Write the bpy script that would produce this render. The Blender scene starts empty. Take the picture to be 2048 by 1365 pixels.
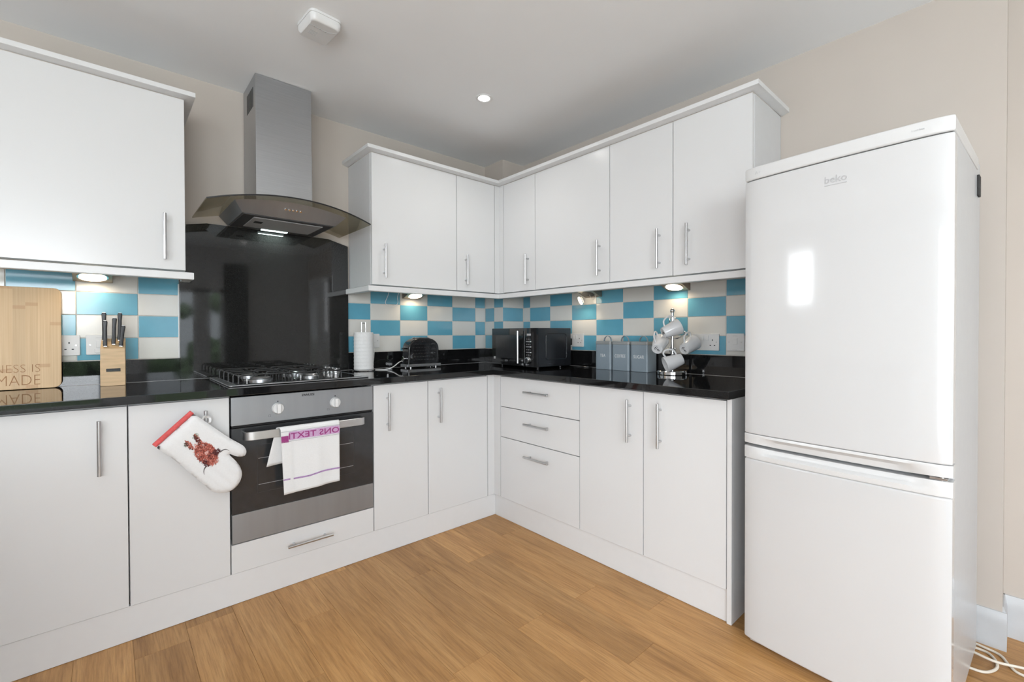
import bpy, bmesh, math, random
from mathutils import Vector, Matrix
from mathutils.geometry import delaunay_2d_cdt
random.seed(7)
R = math.radians
scn = bpy.context.scene
COL = scn.collection

# ------------------------------------------------------------------ camera
cam_d = bpy.data.cameras.new('camera'); cam = bpy.data.objects.new('camera', cam_d); COL.objects.link(cam)
cam_d.sensor_fit = 'HORIZONTAL'; cam_d.sensor_width = 36; cam_d.lens = 16.0
cam_d.shift_x = -0.01248; cam_d.shift_y = -0.00361; cam_d.clip_start = 0.02
m = [[0.73718, 0.008961, -0.675637], [-0.675692, 0.006099, -0.737159], [-0.002485, 0.999941, 0.01055]]
loc = (-2.2888, -2.72448, 1.10901)
cam.matrix_world = Matrix([m[0]+[loc[0]], m[1]+[loc[1]], m[2]+[loc[2]], [0, 0, 0, 1]])
scn.camera = cam

# ------------------------------------------------------------------ light
scn.view_settings.view_transform = 'Standard'; scn.view_settings.look = 'None'
scn.view_settings.gamma = 1; scn.view_settings.use_curve_mapping = False
scn.view_settings.exposure = 0.08
w = bpy.data.worlds.new('sky'); scn.world = w; w.use_nodes = True
bg = w.node_tree.nodes['Background']; bg.inputs['Color'].default_value = (0.86, 0.93, 1.0, 1); bg.inputs['Strength'].default_value = 4.0

def area(name, loc, rot, sx, sy, power, col=(1, 1, 1), spread=180):
    d = bpy.data.lights.new(name, 'AREA'); d.shape = 'RECTANGLE'; d.size = sx; d.size_y = sy
    d.energy = power; d.color = col; d.spread = R(spread)
    o = bpy.data.objects.new(name, d); COL.objects.link(o); o.location = loc; o.rotation_euler = rot
    return o
ZC = 2.351                                # ceiling height
# daylight entering through the windows of the room (all behind / beside the camera)
area('daylight_rear_window', (-3.35, -5.10, 1.62), (R(90), 0, 0), 1.95, 0.95, 70, (0.925, 0.965, 1.0))
area('daylight_garden_door', (-4.60, -3.88, 1.08), (R(90), 0, R(-90)), 1.50, 1.85, 52, (0.925, 0.965, 1.0))
area('daylight_side_window', (-4.62, -0.45, 1.72), (R(90), 0, R(-90)), 0.44, 0.60, 7, (0.925, 0.965, 1.0))

# ------------------------------------------------------------------ materials
def nodes(mat):
    mat.use_nodes = True
    nt = mat.node_tree
    return nt, nt.nodes, nt.links, nt.nodes['Principled BSDF']
def ramp(nt, pts):
    r = nt.nodes.new('ShaderNodeValToRGB'); e = r.color_ramp.elements
    while len(e) < len(pts): e.new(0.5)
    for el, (p, c) in zip(e, pts): el.position = p; el.color = tuple(c) + (1,)
    return r
def coords(nt, scale=(1, 1, 1), kind='Object'):
    tc = nt.nodes.new('ShaderNodeTexCoord'); mp = nt.nodes.new('ShaderNodeMapping')
    mp.inputs['Scale'].default_value = scale; nt.links.new(tc.outputs[kind], mp.inputs['Vector'])
    return mp
def noise(nt, vec, scale, detail=3, rough=0.5):
    n = nt.nodes.new('ShaderNodeTexNoise'); n.inputs['Scale'].default_value = scale
    n.inputs['Detail'].default_value = detail; n.inputs['Roughness'].default_value = rough
    nt.links.new(vec.outputs[0], n.inputs['Vector']); return n
def bump(nt, src, strength, dist, bsdf):
    b = nt.nodes.new('ShaderNodeBump'); b.inputs['Strength'].default_value = strength; b.inputs['Distance'].default_value = dist
    nt.links.new(src, b.inputs['Height']); nt.links.new(b.outputs[0], bsdf.inputs['Normal'])
def M(name, col, rough=0.5, metal=0.0, var=0.03, scale=30, stretch=(1, 1, 1), bmp=0, bdist=0.001, coat=0, spec=0.5, rvar=0.0):
    """plain procedural material: base colour with a fine noise variation, optional relief"""
    mat = bpy.data.materials.new(name); nt, N, L, b = nodes(mat)
    mp = coords(nt, stretch); n = noise(nt, mp, scale)
    lo = [max(0, c*(1-var)) for c in col]; hi = [min(1, c*(1+var)) for c in col]
    r = ramp(nt, [(0.3, lo), (0.7, hi)]); L.new(n.outputs['Fac'], r.inputs[0]); L.new(r.outputs[0], b.inputs['Base Color'])
    b.inputs['Roughness'].default_value = rough; b.inputs['Metallic'].default_value = metal
    b.inputs['Coat Weight'].default_value = coat; b.inputs['Coat Roughness'].default_value = 0.05
    b.inputs['Specular IOR Level'].default_value = spec
    if rvar:
        r2 = ramp(nt, [(0.3, (rough-rvar,)*3), (0.7, (rough+rvar,)*3)]); L.new(n.outputs['Fac'], r2.inputs[0]); L.new(r2.outputs[0], b.inputs['Roughness'])
    if bmp: bump(nt, n.outputs['Fac'], bmp, bdist, b)
    return mat
def EM(name, col, s):
    mat = bpy.data.materials.new(name); nt, N, L, b = nodes(mat)
    b.inputs['Emission Color'].default_value = tuple(col)+(1,); b.inputs['Emission Strength'].default_value = s
    b.inputs['Base Color'].default_value = (0.8, 0.8, 0.8, 1)
    return mat
def granite(name, rough, base=(0.006, 0.006, 0.0065), fleck=(0.034, 0.035, 0.037)):
    mat = bpy.data.materials.new(name); nt, N, L, b = nodes(mat)
    mp = coords(nt); n = noise(nt, mp, 600, 2, 0.7)
    r = ramp(nt, [(0.0, base), (0.56, base), (0.72, fleck), (1, fleck)])
    L.new(n.outputs['Fac'], r.inputs[0]); L.new(r.outputs[0], b.inputs['Base Color'])
    b.inputs['Roughness'].default_value = rough; b.inputs['Specular IOR Level'].default_value = 0.5
    n2 = noise(nt, mp, 5, 3); r2 = ramp(nt, [(0.35, (rough*0.6,)*3), (0.7, (rough*1.5,)*3)])
    L.new(n2.outputs['Fac'], r2.inputs[0]); L.new(r2.outputs[0], b.inputs['Roughness'])
    return mat
def wood_floor():
    mat = bpy.data.materials.new('oak_vinyl'); nt, N, L, b = nodes(mat)
    oi = N.new('ShaderNodeObjectInfo'); geo = N.new('ShaderNodeNewGeometry')
    off = N.new('ShaderNodeVectorMath'); off.operation = 'SCALE'; off.inputs[0].default_value = (37, 91, 13)
    L.new(oi.outputs['Random'], off.inputs['Scale'])
    add = N.new('ShaderNodeVectorMath'); add.operation = 'ADD'
    L.new(geo.outputs['Position'], add.inputs[0]); L.new(off.outputs[0], add.inputs[1])
    mp = N.new('ShaderNodeMapping'); mp.inputs['Scale'].default_value = (9, 0.8, 1); L.new(add.outputs[0], mp.inputs['Vector'])
    n1 = noise(nt, mp, 1.6, 5, 0.62)
    n1.inputs['Distortion'].default_value = 1.1
    mp2 = N.new('ShaderNodeMapping'); mp2.inputs['Scale'].default_value = (60, 2.2, 1); L.new(add.outputs[0], mp2.inputs['Vector'])
    n2 = noise(nt, mp2, 3.0, 4, 0.7)
    r1 = ramp(nt, [(0.25, (0.28, 0.135, 0.042)), (0.45, (0.43, 0.225, 0.080)), (0.6, (0.50, 0.275, 0.105)), (0.8, (0.58, 0.345, 0.145))])
    L.new(n1.outputs['Fac'], r1.inputs[0])
    r2 = ramp(nt, [(0.28, (0.70, 0.66, 0.60)), (0.58, (1.08, 1.08, 1.08))]); L.new(n2.outputs['Fac'], r2.inputs[0])
    mx = N.new('ShaderNodeMix'); mx.data_type = 'RGBA'; mx.blend_type = 'MULTIPLY'; mx.inputs['Factor'].default_value = 1
    L.new(r1.outputs[0], mx.inputs[6]); L.new(r2.outputs[0], mx.inputs[7])
    hs = N.new('ShaderNodeHueSaturation')
    mr = N.new('ShaderNodeMapRange'); mr.inputs['To Min'].default_value = 0.82; mr.inputs['To Max'].default_value = 1.12
    L.new(oi.outputs['Random'], mr.inputs['Value']); L.new(mr.outputs[0], hs.inputs['Value'])
    L.new(mx.outputs[2], hs.inputs['Color']); L.new(hs.outputs[0], b.inputs['Base Color'])
    b.inputs['Roughness'].default_value = 0.42; b.inputs['Specular IOR Level'].default_value = 0.4
    bump(nt, n2.outputs['Fac'], 0.15, 0.0006, b)
    return mat
def bamboo():
    mat = bpy.data.materials.new('bamboo'); nt, N, L, b = nodes(mat)
    tc = N.new('ShaderNodeTexCoord'); sp = N.new('ShaderNodeSeparateXYZ'); L.new(tc.outputs['Object'], sp.inputs[0])
    def mth(op, a, c=None):
        n = N.new('ShaderNodeMath'); n.operation = op
        if isinstance(a, (int, float)): n.inputs[0].default_value = a
        else: L.new(a, n.inputs[0])
        if c is not None:
            if isinstance(c, (int, float)): n.inputs[1].default_value = c
            else: L.new(c, n.inputs[1])
        return n.outputs[0]
    strip = mth('FLOOR', mth('DIVIDE', sp.outputs['X'], 0.034))
    wn = N.new('ShaderNodeTexWhiteNoise'); wn.noise_dimensions = '1D'; L.new(strip, wn.inputs['W'])
    zz = mth('FRACT', mth('ADD', mth('DIVIDE', sp.outputs['Z'], 0.33), mth('MULTIPLY', wn.outputs['Value'], 7.3)))
    knot = mth('LESS_THAN', zz, 0.042)
    mp = coords(nt, (220, 1, 3)); n1 = noise(nt, mp, 1.0, 3)
    r1 = ramp(nt, [(0.3, (0.55, 0.36, 0.185)), (0.7, (0.64, 0.45, 0.25))]); L.new(n1.outputs['Fac'], r1.inputs[0])
    hs = N.new('ShaderNodeHueSaturation'); mr = N.new('ShaderNodeMapRange'); mr.inputs['To Min'].default_value = 0.93; mr.inputs['To Max'].default_value = 1.06
    L.new(wn.outputs['Value'], mr.inputs['Value']); L.new(mr.outputs[0], hs.inputs['Value']); L.new(r1.outputs[0], hs.inputs['Color'])
    mx = N.new('ShaderNodeMix'); mx.data_type = 'RGBA'; L.new(mth('MULTIPLY', knot, 0.38), mx.inputs['Factor'])
    L.new(hs.outputs[0], mx.inputs[6]); mx.inputs[7].default_value = (0.40, 0.19, 0.07, 1)
    L.new(mx.outputs[2], b.inputs['Base Color']); b.inputs['Roughness'].default_value = 0.45
    return mat
def tinted_glass(name, tint, refl=0.10):
    mat = bpy.data.materials.new(name); nt, N, L, b = nodes(mat)
    out = N['Material Output']; tr = N.new('ShaderNodeBsdfTransparent'); gl = N.new('ShaderNodeBsdfGlossy'); mx = N.new('ShaderNodeMixShader')
    mp = coords(nt); n = noise(nt, mp, 12); r = ramp(nt, [(0.3, [c*0.98 for c in tint]), (0.7, tint)])
    L.new(n.outputs['Fac'], r.inputs[0]); L.new(r.outputs[0], tr.inputs['Color'])
    lw = N.new('ShaderNodeLayerWeight'); lw.inputs['Blend'].default_value = 0.5
    pw = N.new('ShaderNodeMath'); pw.operation = 'POWER'; pw.inputs[1].default_value = 4.0; L.new(lw.outputs['Facing'], pw.inputs[0])
    fr = N.new('ShaderNodeMath'); fr.operation = 'MULTIPLY_ADD'; fr.inputs[1].default_value = 0.55; fr.inputs[2].default_value = 0.04; L.new(pw.outputs[0], fr.inputs[0])
    gl.inputs['Roughness'].default_value = 0.02
    L.new(fr.outputs[0], mx.inputs[0]); L.new(tr.outputs[0], mx.inputs[1]); L.new(gl.outputs[0], mx.inputs[2]); L.new(mx.outputs[0], out.inputs['Surface'])
    return mat

WHITE = M('white_gloss_door', (0.66, 0.66, 0.665), 0.22, var=0.006, scale=3)
CARC = M('white_carcass', (0.60, 0.60, 0.605), 0.45, var=0.01)
TRIMW = M('white_trim', (0.68, 0.68, 0.685), 0.3, var=0.008)
WALL = M('beige_wall_paint', (0.515, 0.462, 0.415), 0.75, var=0.012, scale=6, bmp=0.04)
HOODGREY = M('hood_underside_grey', (0.10, 0.10, 0.105), 0.4, 0.5, var=0.05)
PALE = M('off_white_wall_paint', (0.74, 0.74, 0.74), 0.8, var=0.01, scale=6)
CEIL = M('white_ceiling_paint', (0.86, 0.872, 0.885), 0.85, var=0.006, scale=5)
SKIRT = M('white_skirting_paint', (0.52, 0.53, 0.545), 0.4, var=0.05, scale=14)
FLOOR = wood_floor()
GRAN = granite('black_granite', 0.045)
SPLASH = granite('black_granite_splashback', 0.045, (0.013, 0.013, 0.0125), (0.042, 0.043, 0.042))
TBLUE = M('blue_tile_glaze', (0.115, 0.355, 0.48), 0.12, var=0.05, scale=8, spec=0.55)
TWHITE = M('cream_tile_glaze', (0.66, 0.645, 0.61), 0.12, var=0.02, scale=8, spec=0.55)
GROUT = M('grout', (0.62, 0.58, 0.53), 0.9, var=0.08, scale=60)
STEEL = M('brushed_steel', (0.45, 0.46, 0.475), 0.36, 1.0, var=0.05, scale=6, stretch=(1, 1, 60), rvar=0.05)
STEELH = M('brushed_steel_horizontal', (0.33, 0.345, 0.365), 0.42, 0.8, var=0.04, scale=5, stretch=(5, 1, 0.3), rvar=0.015)
NICKEL = M('brushed_nickel', (0.55, 0.55, 0.555), 0.28, 1.0, var=0.03)
CHROME = M('chrome', (0.78, 0.78, 0.79), 0.08, 1.0, var=0.02)
BLACKGL = M('black_glass', (0.012, 0.012, 0.013), 0.06, var=0.1)
OVENGL = M('oven_door_glass', (0.030, 0.031, 0.033), 0.10, var=0.1)
BLACK = M('black_plastic', (0.010, 0.010, 0.011), 0.25, var=0.1, spec=0.3)
BLACKSAT = M('black_satin_enamel', (0.012, 0.013, 0.016), 0.22, var=0.1)
IRON = M('black_cast_iron', (0.02, 0.02, 0.021), 0.45, var=0.2, scale=90)
DARK = M('dark_recess', (0.03, 0.03, 0.03), 0.7, var=0.1)
WPLAST = M('white_plastic', (0.68, 0.68, 0.68), 0.35, var=0.01)
FRIDGE = M('fridge_white_enamel', (0.565, 0.565, 0.57), 0.10, var=0.006, scale=4, coat=0.3)
FRIDGET = M('fridge_white_trim', (0.61, 0.61, 0.612), 0.18, var=0.006)
FRSIDE = M('fridge_side_enamel', (0.50, 0.51, 0.525), 0.25, var=0.01)
GREYL = M('grey_lettering', (0.42, 0.42, 0.43), 0.35, var=0.02)
GREYTIN = M('blue_grey_tin', (0.235, 0.285, 0.325), 0.30, var=0.02)
GREYLID = M('blue_grey_tin_lid', (0.27, 0.28, 0.28), 0.30, var=0.02)
CERAM = M('white_ceramic', (0.64, 0.64, 0.65), 0.12, var=0.01)
PAPER = M('white_paper', (0.72, 0.715, 0.71), 0.9, var=0.03, scale=180, bmp=0.3, bdist=0.002)
BEECH = M('light_beech', (0.60, 0.41, 0.225), 0.45, var=0.14, scale=10, stretch=(1, 1, 9))
BAMBOO = bamboo()
BURN = M('burnt_engraving', (0.36, 0.19, 0.085), 0.7, var=0.1)
COTTON = M('white_cotton', (0.72, 0.72, 0.725), 0.95, var=0.02, scale=200, bmp=0.15)
RED = M('red_binding', (0.62, 0.10, 0.10), 0.9, var=0.12, scale=120, bmp=0.3)
LILAC = M('lilac_weave', (0.52, 0.33, 0.52), 0.95, var=0.12, scale=300)
PURPLE = M('purple_weave', (0.30, 0.045, 0.19), 0.95, var=0.1, scale=300)
VIOLET = M('violet_stripe', (0.36, 0.22, 0.42), 0.95, var=0.2, scale=200)
GREYTH = M('grey_thread', (0.35, 0.35, 0.38), 0.95, var=0.1)
COWS = [M('print_rust', (0.36, 0.085, 0.06), 0.95, var=0.3, scale=150), M('print_dark_brown', (0.075, 0.018, 0.018), 0.95, var=0.3, scale=150),
        M('print_salmon', (0.60, 0.22, 0.17), 0.95, var=0.2, scale=150), M('print_grey', (0.12, 0.11, 0.11), 0.95, var=0.2), M('print_moss', (0.16, 0.20, 0.12), 0.95, var=0.2),
        M('print_pink', (0.70, 0.42, 0.38), 0.95, var=0.1)]
HOODGL = tinted_glass('smoked_hood_glass', (0.70, 0.67, 0.58))
PANE = tinted_glass('window_pane_glass', (0.97, 0.98, 0.98))
FLEX = M('white_flex', (0.72, 0.66, 0.57), 0.5, var=0.03)
FLEXW = M('pale_flex', (0.70, 0.70, 0.70), 0.4, var=0.03)
BRONZE = M('satin_brown_steel', (0.30, 0.25, 0.20), 0.35, 0.9, var=0.05)
LENS = EM('warm_lamp_lens', (1.0, 0.83, 0.58), 7)
HOODLAMP = EM('cool_hood_lamp', (0.80, 1.0, 0.97), 2.5)
DLLENS = EM('downlight_lens', (1.0, 0.98, 0.95), 14)
BOUNCE_CARPET = M('pale_grey_bounce_carpet', (0.60, 0.60, 0.60), 0.95, var=0.1, scale=120)
CURTAIN = M('charcoal_curtain', (0.03, 0.032, 0.035), 0.9, var=0.2, scale=60)
LAWN = M('lawn_grass', (0.15, 0.21, 0.10), 0.9, var=0.4, scale=20)
LEAF = M('hedge_leaves', (0.24, 0.34, 0.18), 0.8, var=0.7, scale=7)

# ------------------------------------------------------------------ mesh helpers
def new_bm(): return bmesh.new()
def box(x0, x1, y0, y1, z0, z1, bev=0.0, seg=2, bm=None):
    b = bm if bm is not None else bmesh.new()
    t = bmesh.new(); bmesh.ops.create_cube(t, size=1)
    for v in t.verts:
        v.co = Vector(((x0+x1)/2+v.co.x*(x1-x0), (y0+y1)/2+v.co.y*(y1-y0), (z0+z1)/2+v.co.z*(z1-z0)))
    if bev > 0: bmesh.ops.bevel(t, geom=t.edges[:], offset=bev, segments=seg, affect='EDGES', profile=0.5)
    return merge(b, t)
def merge(b, t, mat=None):
    if mat is not None: bmesh.ops.transform(t, matrix=mat, verts=t.verts[:])
    me = bpy.data.meshes.new('tmp'); t.to_mesh(me); t.free(); b.from_mesh(me); bpy.data.meshes.remove(me)
    return b
def prism(poly, axis, a, c, bev=0.0, seg=2, bm=None, all_edges=False):
    """poly: list of 2D points; extruded along axis from a to c. axis 'z': (x,y); 'y': (x,z); 'x': (y,z)"""
    t = bmesh.new()
    def P(p, h): return {'z': (p[0], p[1], h), 'y': (p[0], h, p[1]), 'x': (h, p[0], p[1])}[axis]
    lo = [t.verts.new(P(p, a)) for p in poly]; hi = [t.verts.new(P(p, c)) for p in poly]
    n = len(poly)
    caps = [t.faces.new(lo), t.faces.new(hi[::-1])]
    for i in range(n): t.faces.new([lo[i], hi[i], hi[(i+1) % n], lo[(i+1) % n]][::-1])
    bmesh.ops.recalc_face_normals(t, faces=t.faces[:])
    if bev > 0:
        es = t.edges[:] if all_edges else [e for e in t.edges if e.link_faces[0] in caps or e.link_faces[1] in caps]
        bmesh.ops.bevel(t, geom=es, offset=bev, segments=seg, affect='EDGES', profile=0.5)
    return merge(bm if bm is not None else bmesh.new(), t)
def lathe(prof, n=32, bm=None, mat=None):
    """prof: list of (r, z); revolved about z"""
    t = bmesh.new(); rings = []
    for r, z in prof:
        if r < 1e-6: rings.append([t.verts.new((0, 0, z))])
        else: rings.append([t.verts.new((r*math.cos(2*math.pi*i/n), r*math.sin(2*math.pi*i/n), z)) for i in range(n)])
    for A, B in zip(rings, rings[1:]):
        for i in range(n):
            j = (i+1) % n
            if len(A) == 1 and len(B) == 1: continue
            if len(A) == 1: t.faces.new([A[0], B[j], B[i]])
            elif len(B) == 1: t.faces.new([A[i], A[j], B[0]])
            else: t.faces.new([A[i], A[j], B[j], B[i]])
    bmesh.ops.recalc_face_normals(t, faces=t.faces[:])
    return merge(bm if bm is not None else bmesh.new(), t, mat)
def cyl(p, q, r, n=16, bm=None, r2=None):
    p, q = Vector(p), Vector(q); h = (q-p).length; r2 = r if r2 is None else r2
    e = min(r, r2)*0.12
    mt = Matrix.Translation(p) @ (q-p).to_track_quat('Z', 'Y').to_matrix().to_4x4()
    return lathe([(0, 0), (r-e, 0), (r, e), (r2, h-e), (r2-e, h), (0, h)], n, bm, mt)
def smooth_path(pts, k=6):
    pts = [Vector(p) for p in pts]; out = []
    for i in range(len(pts)-1):
        p0 = pts[max(i-1, 0)]; p1 = pts[i]; p2 = pts[i+1]; p3 = pts[min(i+2, len(pts)-1)]
        for s in range(k):
            t = s/k
            out.append(0.5*((2*p1)+(p2-p0)*t+(2*p0-5*p1+4*p2-p3)*t*t+(3*p1-p0-3*p2+p3)*t**3))
    out.append(pts[-1]); return out
def sweep(pts, sect, bm=None, closed=False, up=(0, 0, 1)):
    """sweep a closed 2D section (list of (side, up)) along a polyline"""
    pts = [Vector(p) for p in pts]; t = bmesh.new(); n = len(pts); rings = []
    prev = None
    for i, p in enumerate(pts):
        if closed: d = (pts[(i+1) % n]-pts[i-1])
        else: d = pts[min(i+1, n-1)]-pts[max(i-1, 0)]
        d.normalize()
        u = Vector(up) if prev is None else prev
        s = d.cross(u)
        if s.length < 1e-4: s = d.cross(Vector((1, 0, 0)))
        s.normalize(); u = s.cross(d).normalized(); prev = u
        rings.append([t.verts.new(p+s*a+u*b) for a, b in sect])
    k = len(sect)
    for i in range(n if closed else n-1):
        A, B = rings[i], rings[(i+1) % n]
        for j in range(k): t.faces.new([A[j], A[(j+1) % k], B[(j+1) % k], B[j]])
    if not closed: t.faces.new(rings[0][::-1]); t.faces.new(rings[-1])
    bmesh.ops.recalc_face_normals(t, faces=t.faces[:])
    return merge(bm if bm is not None else bmesh.new(), t)
def tube(pts, r, n=8, bm=None, closed=False, smooth=0):
    if smooth: pts = smooth_path(pts, smooth)
    return sweep(pts, [(r*math.cos(2*math.pi*i/n), r*math.sin(2*math.pi*i/n)) for i in range(n)], bm, closed)
def loft(rings, bm=None, caps=True, closed=True):
    t = bmesh.new(); V = [[t.verts.new(p) for p in r] for r in rings]; k = len(V[0])
    for A, B in zip(V, V[1:]):
        for j in range(k if closed else k-1): t.faces.new([A[j], A[(j+1) % k], B[(j+1) % k], B[j]])
    if caps: t.faces.new(V[0][::-1]); t.faces.new(V[-1])
    bmesh.ops.recalc_face_normals(t, faces=t.faces[:])
    return merge(bm if bm is not None else bmesh.new(), t)
def rrect(x0, x1, y0, y1, r, k=5):
    out = []
    for cx, cy, a in ((x1-r, y1-r, 0), (x0+r, y1-r, 90), (x0+r, y0+r, 180), (x1-r, y0+r, 270)):
        for i in range(k+1):
            t = R(a+90*i/k); out.append((cx+r*math.cos(t), cy+r*math.sin(t)))
    return out
def text_bm(s, size, ext=0.0004, thin=0.0, align='CENTER', sp=1.0):
    c = bpy.data.curves.new('txt', 'FONT'); c.body = s; c.size = size; c.extrude = ext; c.align_x = align
    c.offset = thin; c.space_character = sp; c.resolution_u = 3
    o = bpy.data.objects.new('txt', c); COL.objects.link(o)
    dg = bpy.context.evaluated_depsgraph_get(); me = bpy.data.meshes.new_from_object(o.evaluated_get(dg))
    b = bmesh.new(); b.from_mesh(me)
    bpy.data.objects.remove(o); bpy.data.curves.remove(c); bpy.data.meshes.remove(me)
    return b
STAND = Matrix.Rotation(R(90), 4, 'X')      # text in xy -> xz, facing -y
def xf(b, mt): bmesh.ops.transform(b, matrix=mt, verts=b.verts[:]); return b
def T(x, y, z): return Matrix.Translation((x, y, z))

def mesh_of(bm, name, sharp=35):
    me = bpy.data.meshes.new(name); bm.to_mesh(me); bm.free()
    me.shade_smooth(); me.set_sharp_from_angle(angle=R(sharp)); return me
def obj(name, bm, mat, parent=None, loc=(0, 0, 0), rot=(0, 0, 0), sharp=35):
    me = bm if isinstance(bm, bpy.types.Mesh) else mesh_of(bm, name, sharp)
    if not me.materials: me.materials.append(mat)
    o = bpy.data.objects.new(name, me); COL.objects.link(o); o.location = loc; o.rotation_euler = rot
    wn = o.modifiers.new('weighted_normals', 'WEIGHTED_NORMAL'); wn.mode = 'FACE_AREA'; wn.weight = 100; wn.keep_sharp = True
    if parent: o.parent = parent
    return o
def tag(o, label, cat, group=None):
    o['label'] = label; o['category'] = cat
    if group: o['group'] = group
    return o
def thing(name, label, cat, loc=(0, 0, 0), rotz=0, group=None):
    o = bpy.data.objects.new(name, None); COL.objects.link(o); o.empty_display_size = 0.05
    o.location = loc; o.rotation_euler = (0, 0, rotz)
    return tag(o, label, cat, group)
def struct(name, bm, mat, label=None):
    o = obj(name, bm, mat); o['kind'] = 'structure'
    if label: o['label'] = label
    return o

# ================================================================== THE ROOM
XL, YR, XR = -4.65, -5.15, 0.006           # far side wall, rear wall, right wall plane
W2Y0, W2Y1, W2Z0, W2Z1 = -0.70, -0.20, 1.39, 2.05      # side window opening
struct('floor', box(XL-0.1, 0.5, YR-0.1, 0.1, -0.06, -0.004), FLOOR, 'oak effect plank floor')
fl = bpy.data.objects['floor']
PW, PL = 0.152, 0.914
pk = mesh_of(box(-PW/2+0.0003, PW/2-0.0003, -PL/2+0.0003, PL/2-0.0003, -0.004, 0, 0.0005, 1), 'plank'); pk.materials.append(FLOOR)
for i in range(24):
    x = 0.20-PW/2-i*PW
    off = random.random()*PL
    for j in range(6):
        y = 0.4-PL/2-j*PL-off*0.9
        if y-PL/2 > 0.0 or y+PL/2 < -4.4: continue
        if y+PL/2 > 0.0:
            y1 = 0.0; y0 = y-PL/2
            o = obj('plank', box(-PW/2+0.0003, PW/2-0.0003, y0-y, y1-y, -0.004, 0, 0.0005, 1), FLOOR, fl, (x, y, 0))
        else: o = obj('plank', pk, FLOOR, fl, (x, y, 0))
struct('added_bounce_carpet', prism(rrect(XL+0.02, 0.10, YR+0.02, -3.35, 0.01), 'z', 0.0005, 0.012), BOUNCE_CARPET, 'added pale carpet behind the camera for neutral bounce light')  # unseen carpet, added so the floor bounces neutral instead of warm light
struct('ceiling', box(XL-0.1, 0.5, YR-0.1, 0.1, ZC, ZC+0.06), CEIL, 'white painted ceiling')
wl = struct('wall_left', box(XL-0.1, 0.1, 0.006, 0.1, 0, ZC), WALL, 'beige painted wall behind the cooker hood')
wr = struct('wall_right', box(0.006, 0.126, -2.686, 0.006, 0, ZC), WALL, 'beige painted wall behind the fridge freezer')
struct('wall_recess', box(0.126, 0.2, YR, -2.60, 0, ZC), WALL, 'beige wall set back beside the fridge wall')
bx = bmesh.new()
prism([(-0.189, 0.006), (-0.189, -0.204), (0.006, -0.204), (0.006, 0.006)], 'z', 0.86, ZC, bm=bx)
wc = struct('wall_corner', bx, WALL, 'boxed in pipe column in the corner of the room')
# side wall with its window
b = bmesh.new()
box(XL-0.1, XL, -3.08, 0.1, 0, W2Z0, bm=b); box(XL-0.1, XL, YR, 0.1, 2.06, ZC, bm=b)
box(XL-0.1, XL, -3.08, W2Y0, W2Z0, W2Z1, bm=b); box(XL-0.1, XL, W2Y1, 0.1, W2Z0, 2.06, bm=b); box(XL-0.1, XL, -3.08, W2Y1, W2Z1, 2.06, bm=b)
box(XL-0.1, XL, YR, -4.68, 0, 2.06, bm=b)
struct('wall_side', b, PALE)
# rear wall with a wide window and garden doors
DX0, DX1, DZ1 = -1.95, -1.03, 1.74
b = bmesh.new()
box(XL-0.1, 0.2, YR-0.1, YR, 2.15, ZC, bm=b); box(XL-0.1, -4.40, YR-0.1, YR, 0, 2.15, bm=b)
box(-4.40, -2.30, YR-0.1, YR, 0, 0.30, bm=b); box(-2.30, DX0, YR-0.1, YR, 0, 2.15, bm=b)
box(DX0, DX1, YR-0.1, YR, DZ1, 2.15, bm=b); box(DX1, 0.2, YR-0.1, YR, 0, 2.15, bm=b)
struct('wall_rear', b, PALE)
def window(name, x0, x1, z0, z1, mull, loc, rz, mw=0.03):
    f = bmesh.new(); t = 0.05
    for q in ((x0, x0+t, z0, z1), (x1-t, x1, z0, z1), (x0, x1, z0, z0+t), (x0, x1, z1-t, z1)): box(q[0], q[1], -0.03, 0.03, q[2], q[3], 0.004, bm=f)
    for mx in mull: box(mx-mw, mx+mw, -0.03, 0.03, z0, z1, 0.004, bm=f)
    o = obj(name, f, TRIMW); o['kind'] = 'structure'; o.location = loc; o.rotation_euler = (0, 0, rz)
    obj('pane', box(x0+t, x1-t, -0.003, 0.003, z0+t, z1-t), PANE, o)
window('window_1', DX0, DX1, 0.02, DZ1, [-1.30], (0, YR-0.05, 0), 0, 0.10)
window('window_2', -4.40, -2.30, 0.30, 2.15, [-3.35], (0, YR-0.07, 0), 0)
window('window_3', 0, 0.50, W2Z0, W2Z1, [], (XL-0.06, W2Y1, 0), R(-90))
window('window_4', 0, 1.6, 0.02, 2.06, [0.8], (XL-0.06, -3.08, 0), R(-90))
struct('lawn', box(-14, 10, -26, YR-0.2, -0.2, -0.1), LAWN, 'garden lawn outside the rear doors')
# a loose hedge outside, seen only mirrored in the black splashback
b = bmesh.new(); rnd = random.Random(3)
for i in range(110):
    tall = i % 5 == 0
    t_ = bmesh.new(); bmesh.ops.create_icosphere(t_, subdivisions=2, radius=rnd.uniform(0.18, 0.35) if tall else rnd.uniform(0.35, 0.6))
    for v in t_.verts: v.co *= rnd.uniform(0.78, 1.18)
    merge(b, t_, T(-9+i*0.15+rnd.uniform(-.3, .3), -13+rnd.uniform(-.6, .6), rnd.uniform(1.0, 2.1) if tall else rnd.uniform(-0.3, 0.65)))
tag(obj('garden_hedge', b, LEAF), 'green garden hedge mirrored in the black splashback', 'hedge')

# dark curtain beside the garden doors (mirrored in the splashback)
b = loft([[(-1.04+0.30*i/40, YR+0.06+0.022*math.sin(i*1.25), z) for i in range(41)] for z in (0.02, 1.0, 2.12)], caps=False, closed=False)
o = tag(obj('curtain', b, CURTAIN, sharp=80), 'dark grey curtain by the garden doors, mirrored in the splashback', 'curtain')
sd = o.modifiers.new('thickness', 'SOLIDIFY'); sd.thickness = 0.004
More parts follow.
